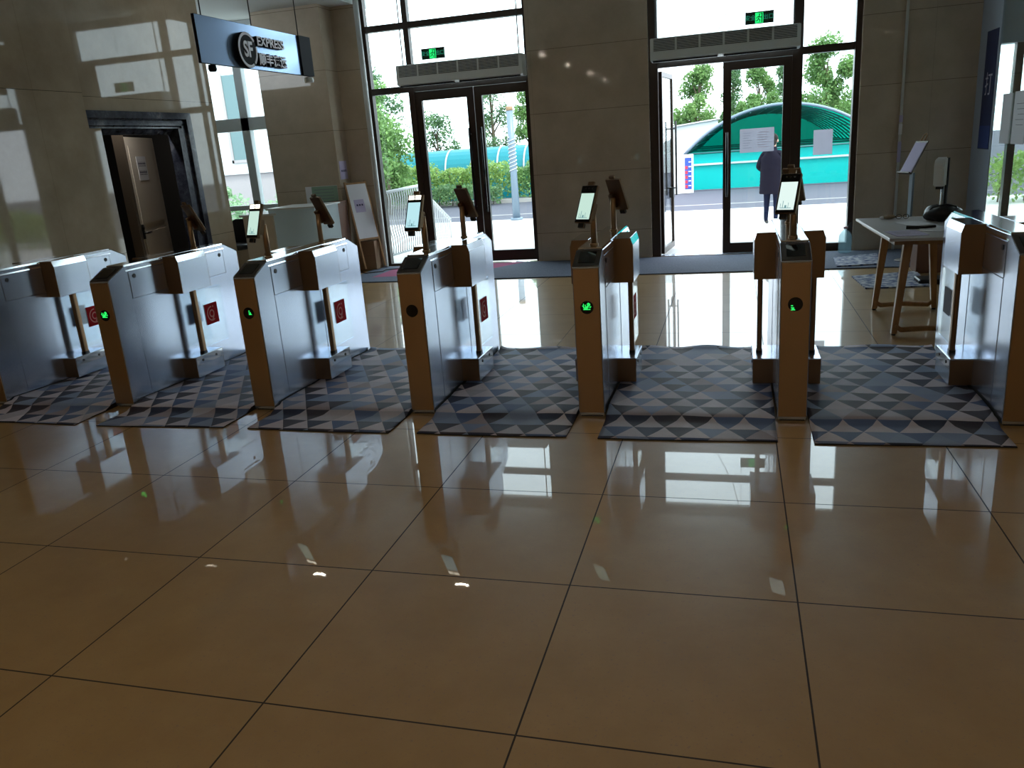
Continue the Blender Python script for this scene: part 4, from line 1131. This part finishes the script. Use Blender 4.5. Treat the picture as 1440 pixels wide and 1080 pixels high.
# ------------------------------------------------------------------ building and plants outside the alcove window
bl = empty('pale_building', (-24, 24, ZG))
b = MB(); b.box(-8, 9, 0, 4, 0, 1.75, 'facade'); b.box(-8, 9, 0, 4, 1.75, 9.0, 'facade_white'); b.box(-8.05, 9.05, -.08, 0, 1.62, 1.75, 'facade_white')
b.build('wall', bl)
for k in range(9):
    x = -7.2+k*1.75
    b = MB(); b.box(x, x+.8, -.03, .0, 2.1, 4.9, 'facade_glass'); f = b.build('window', bl)
    b = MB(); b.box(x-.08, x+.88, -.06, -.03, 2.0, 2.1, 'facade'); b.box(x-.08, x, -.06, -.03, 2.0, 5.0, 'facade'); b.box(x+.8, x+.88, -.06, -.03, 2.0, 5.0, 'facade'); b.build('window_frame', f)
tag(bl, 'pale building with a pinkish ground floor outside the alcove window', 'building')
for k, (x, y, h, s) in enumerate(((-13.9, 15.5, 1.35, 31), (-12.3, 15.8, 1.15, 32), (-10.7, 16.0, .95, 33))):
    tree(x, y, h+.2, .75, 1500, 'leaf_pale', ['pale green bush at the left of the alcove window', 'pale green bush in the middle of the alcove window', 'pale green bush at the right of the alcove window'][k], s, .06, False, .1, 'garden_bush', 'bushes outside the alcove window', 'bush')

# ------------------------------------------------------------------ person outside
def person():
    base = (.49, 15.2, ZG)
    r = empty('person', base, math.radians(-22))   # local -Y faces the building; this figure looks away (+Y)
    J = {  # joints: position, radius
        'pel': ((0, 0, .96), .135), 'wai': ((0, .0, 1.10), .125), 'che': ((0, .01, 1.30), .145), 'neck': ((0, .015, 1.47), .055), 'hed0': ((0, .03, 1.54), .062), 'hed1': ((0, .035, 1.63), .085), 'hed2': ((0, .03, 1.70), .065),
        'shL': ((-.17, .01, 1.40), .065), 'elL': ((-.27, -.05, 1.13), .048), 'wrL': ((-.17, .13, 1.02), .034), 'haL': ((-.12, .19, 1.03), .028),
        'shR': ((.17, .01, 1.40), .065), 'elR': ((.235, -.04, 1.12), .048), 'wrR': ((.22, .05, .90), .033), 'haR': ((.215, .07, .83), .026),
        'hiL': ((-.085, 0, .90), .095), 'knL': ((-.095, .02, .50), .062), 'anL': ((-.10, -.01, .10), .042), 'toL': ((-.115, .13, .035), .036),
        'hiR': ((.085, 0, .90), .095), 'knR': ((.09, .03, .50), .062), 'anR': ((.095, .0, .10), .042), 'toR': ((.11, .14, .035), .036)}
    E_ = [('pel', 'wai'), ('wai', 'che'), ('che', 'neck'), ('neck', 'hed0'), ('hed0', 'hed1'), ('hed1', 'hed2'), ('che', 'shL'), ('shL', 'elL'), ('elL', 'wrL'), ('wrL', 'haL'), ('che', 'shR'), ('shR', 'elR'), ('elR', 'wrR'), ('wrR', 'haR'),
          ('pel', 'hiL'), ('hiL', 'knL'), ('knL', 'anL'), ('anL', 'toL'), ('pel', 'hiR'), ('hiR', 'knR'), ('knR', 'anR'), ('anR', 'toR')]
    pos = {k: Vector(v[0]) for k, v in J.items()}; rad = {k: v[1] for k, v in J.items()}
    # fingers and thumbs
    for s, h in (('L', 'haL'), ('R', 'haR')):
        wr, ha = pos['wr'+s], pos[h]; d = (ha-wr).normalized(); side = d.cross(Vector((1, 0, 0))).normalized()
        for i in range(4):
            p0 = ha+side*(i-1.5)*.018+d*.02; p1 = p0+d*(.035+.006*(1-abs(i-1.3)))+Vector((0, .0, 0)); p2 = p1+(d*.6-Vector((0, -.6, .3))).normalized()*.025
            pos[f'f{s}{i}a'], pos[f'f{s}{i}b'], pos[f'f{s}{i}c'] = p0, p1, p2
            for q in 'abc': rad[f'f{s}{i}{q}'] = .009
            E_ += [(h, f'f{s}{i}a'), (f'f{s}{i}a', f'f{s}{i}b'), (f'f{s}{i}b', f'f{s}{i}c')]
        t0 = ha-side*.034-d*.012; t1 = t0-side*.018+d*.028
        pos[f't{s}a'], pos[f't{s}b'] = t0, t1; rad[f't{s}a'] = rad[f't{s}b'] = .0095
        E_ += [(h, f't{s}a'), (f't{s}a', f't{s}b')]
    keys = list(pos); me = bpy.data.meshes.new('body'); me.from_pydata([pos[k] for k in keys], [(keys.index(a), keys.index(c)) for a, c in E_], [])
    o = bpy.data.objects.new('body_tmp', me); COL.objects.link(o)
    sk = o.modifiers.new('skin', 'SKIN'); sk.use_smooth_shade = True
    for i, k in enumerate(keys):
        v = me.skin_vertices[0].data[i]; v.radius = (rad[k], rad[k]*(.8 if k in ('pel', 'wai', 'che') else 1)); v.use_root = (k == 'pel')
    ss = o.modifiers.new('sub', 'SUBSURF'); ss.levels = 2; ss.render_levels = 2
    bpy.context.view_layer.update()
    m2 = bpy.data.meshes.new_from_object(o.evaluated_get(bpy.context.evaluated_depsgraph_get()))
    bpy.data.objects.remove(o)
    m2.materials.clear()
    for k in ('skin', 'coat', 'trousers', 'shoe'): m2.materials.append(MT[k])
    for p in m2.polygons:
        c = p.center; p.use_smooth = True
        dl = min((c-pos['haL']).length, (c-pos['haR']).length)
        if c.z > 1.475 and abs(c.x) < .12: p.material_index = 0
        elif c.z < .10: p.material_index = 3
        elif dl < .10 and not (abs(c.x) < .1 and c.z > 1.1): p.material_index = 0
        elif c.z < .88: p.material_index = 2
        else: p.material_index = 1
    body = bpy.data.objects.new('body', m2); COL.objects.link(body); body.parent = r
    def loft(name, rings, m, n=28, off=0):
        b = MB(); R_ = []
        for (z, cx, cy, rx, ry) in rings:
            R_.append([b.bm.verts.new((cx+rx*math.cos(2*PI*j/n), cy+ry*math.sin(2*PI*j/n), z)) for j in range(n)])
        F = []
        for A, B in zip(R_, R_[1:]):
            for j in range(n): F.append(b.bm.faces.new((A[j], A[(j+1) % n], B[(j+1) % n], B[j])))
        for f in F: f.smooth = True
        F.append(b.bm.faces.new(R_[0][::-1])); F.append(b.bm.faces.new(R_[-1])); b._tag(F, m)
        return b.build(name, r)
    rg = []
    for i in range(26):   # padded long coat with quilting
        z = .62+i*.84/25
        t = (z-.62)/.84
        rx = .235-.03*t if t < .45 else .222+.0*t
        if t > .8: rx = .222-(t-.8)*.75
        q = .008*abs(math.sin(i*1.57))
        rg.append((z, 0, .0, rx+q, .155+q-.02*max(0, t-.7)*2))
    loft('padded_coat', rg, 'coat')
    loft('collar', [(1.43, 0, .01, .09, .085), (1.47, 0, .015, .085, .08), (1.51, 0, .02, .078, .075)], 'coat')
    b = MB(); blob(b, (0, .018, 1.665), (.098, .105, .095), 'hair', seed=4, wob=.03); blob(b, (0, -.02, 1.60), (.088, .07, .09), 'hair', seed=8, wob=.03); b.build('hair', r)
    # face (turned away from the viewer)
    b = MB(); b.tube([(0, .125, 1.625), (0, .145, 1.600), (0, .128, 1.592)], [.007, .013, .010], 'skin', 8)
    for s in (-1, 1): b.tube([(s*.033, .118, 1.635), (s*.033, .124, 1.635)], .010, 'shoe', 10)
    b.tube([(-.022, .118, 1.565), (0, .124, 1.563), (.022, .118, 1.565)], .004, 'red_mark', 6)
    for s in (-1, 1): blob(b, (s*.092, .03, 1.615), (.014, .022, .032), 'skin', n=10, k=8, wob=.0)
    b.build('face', r)
    tag(r, 'person in a long dark padded coat and navy trousers standing outside with back turned', 'person')
person()
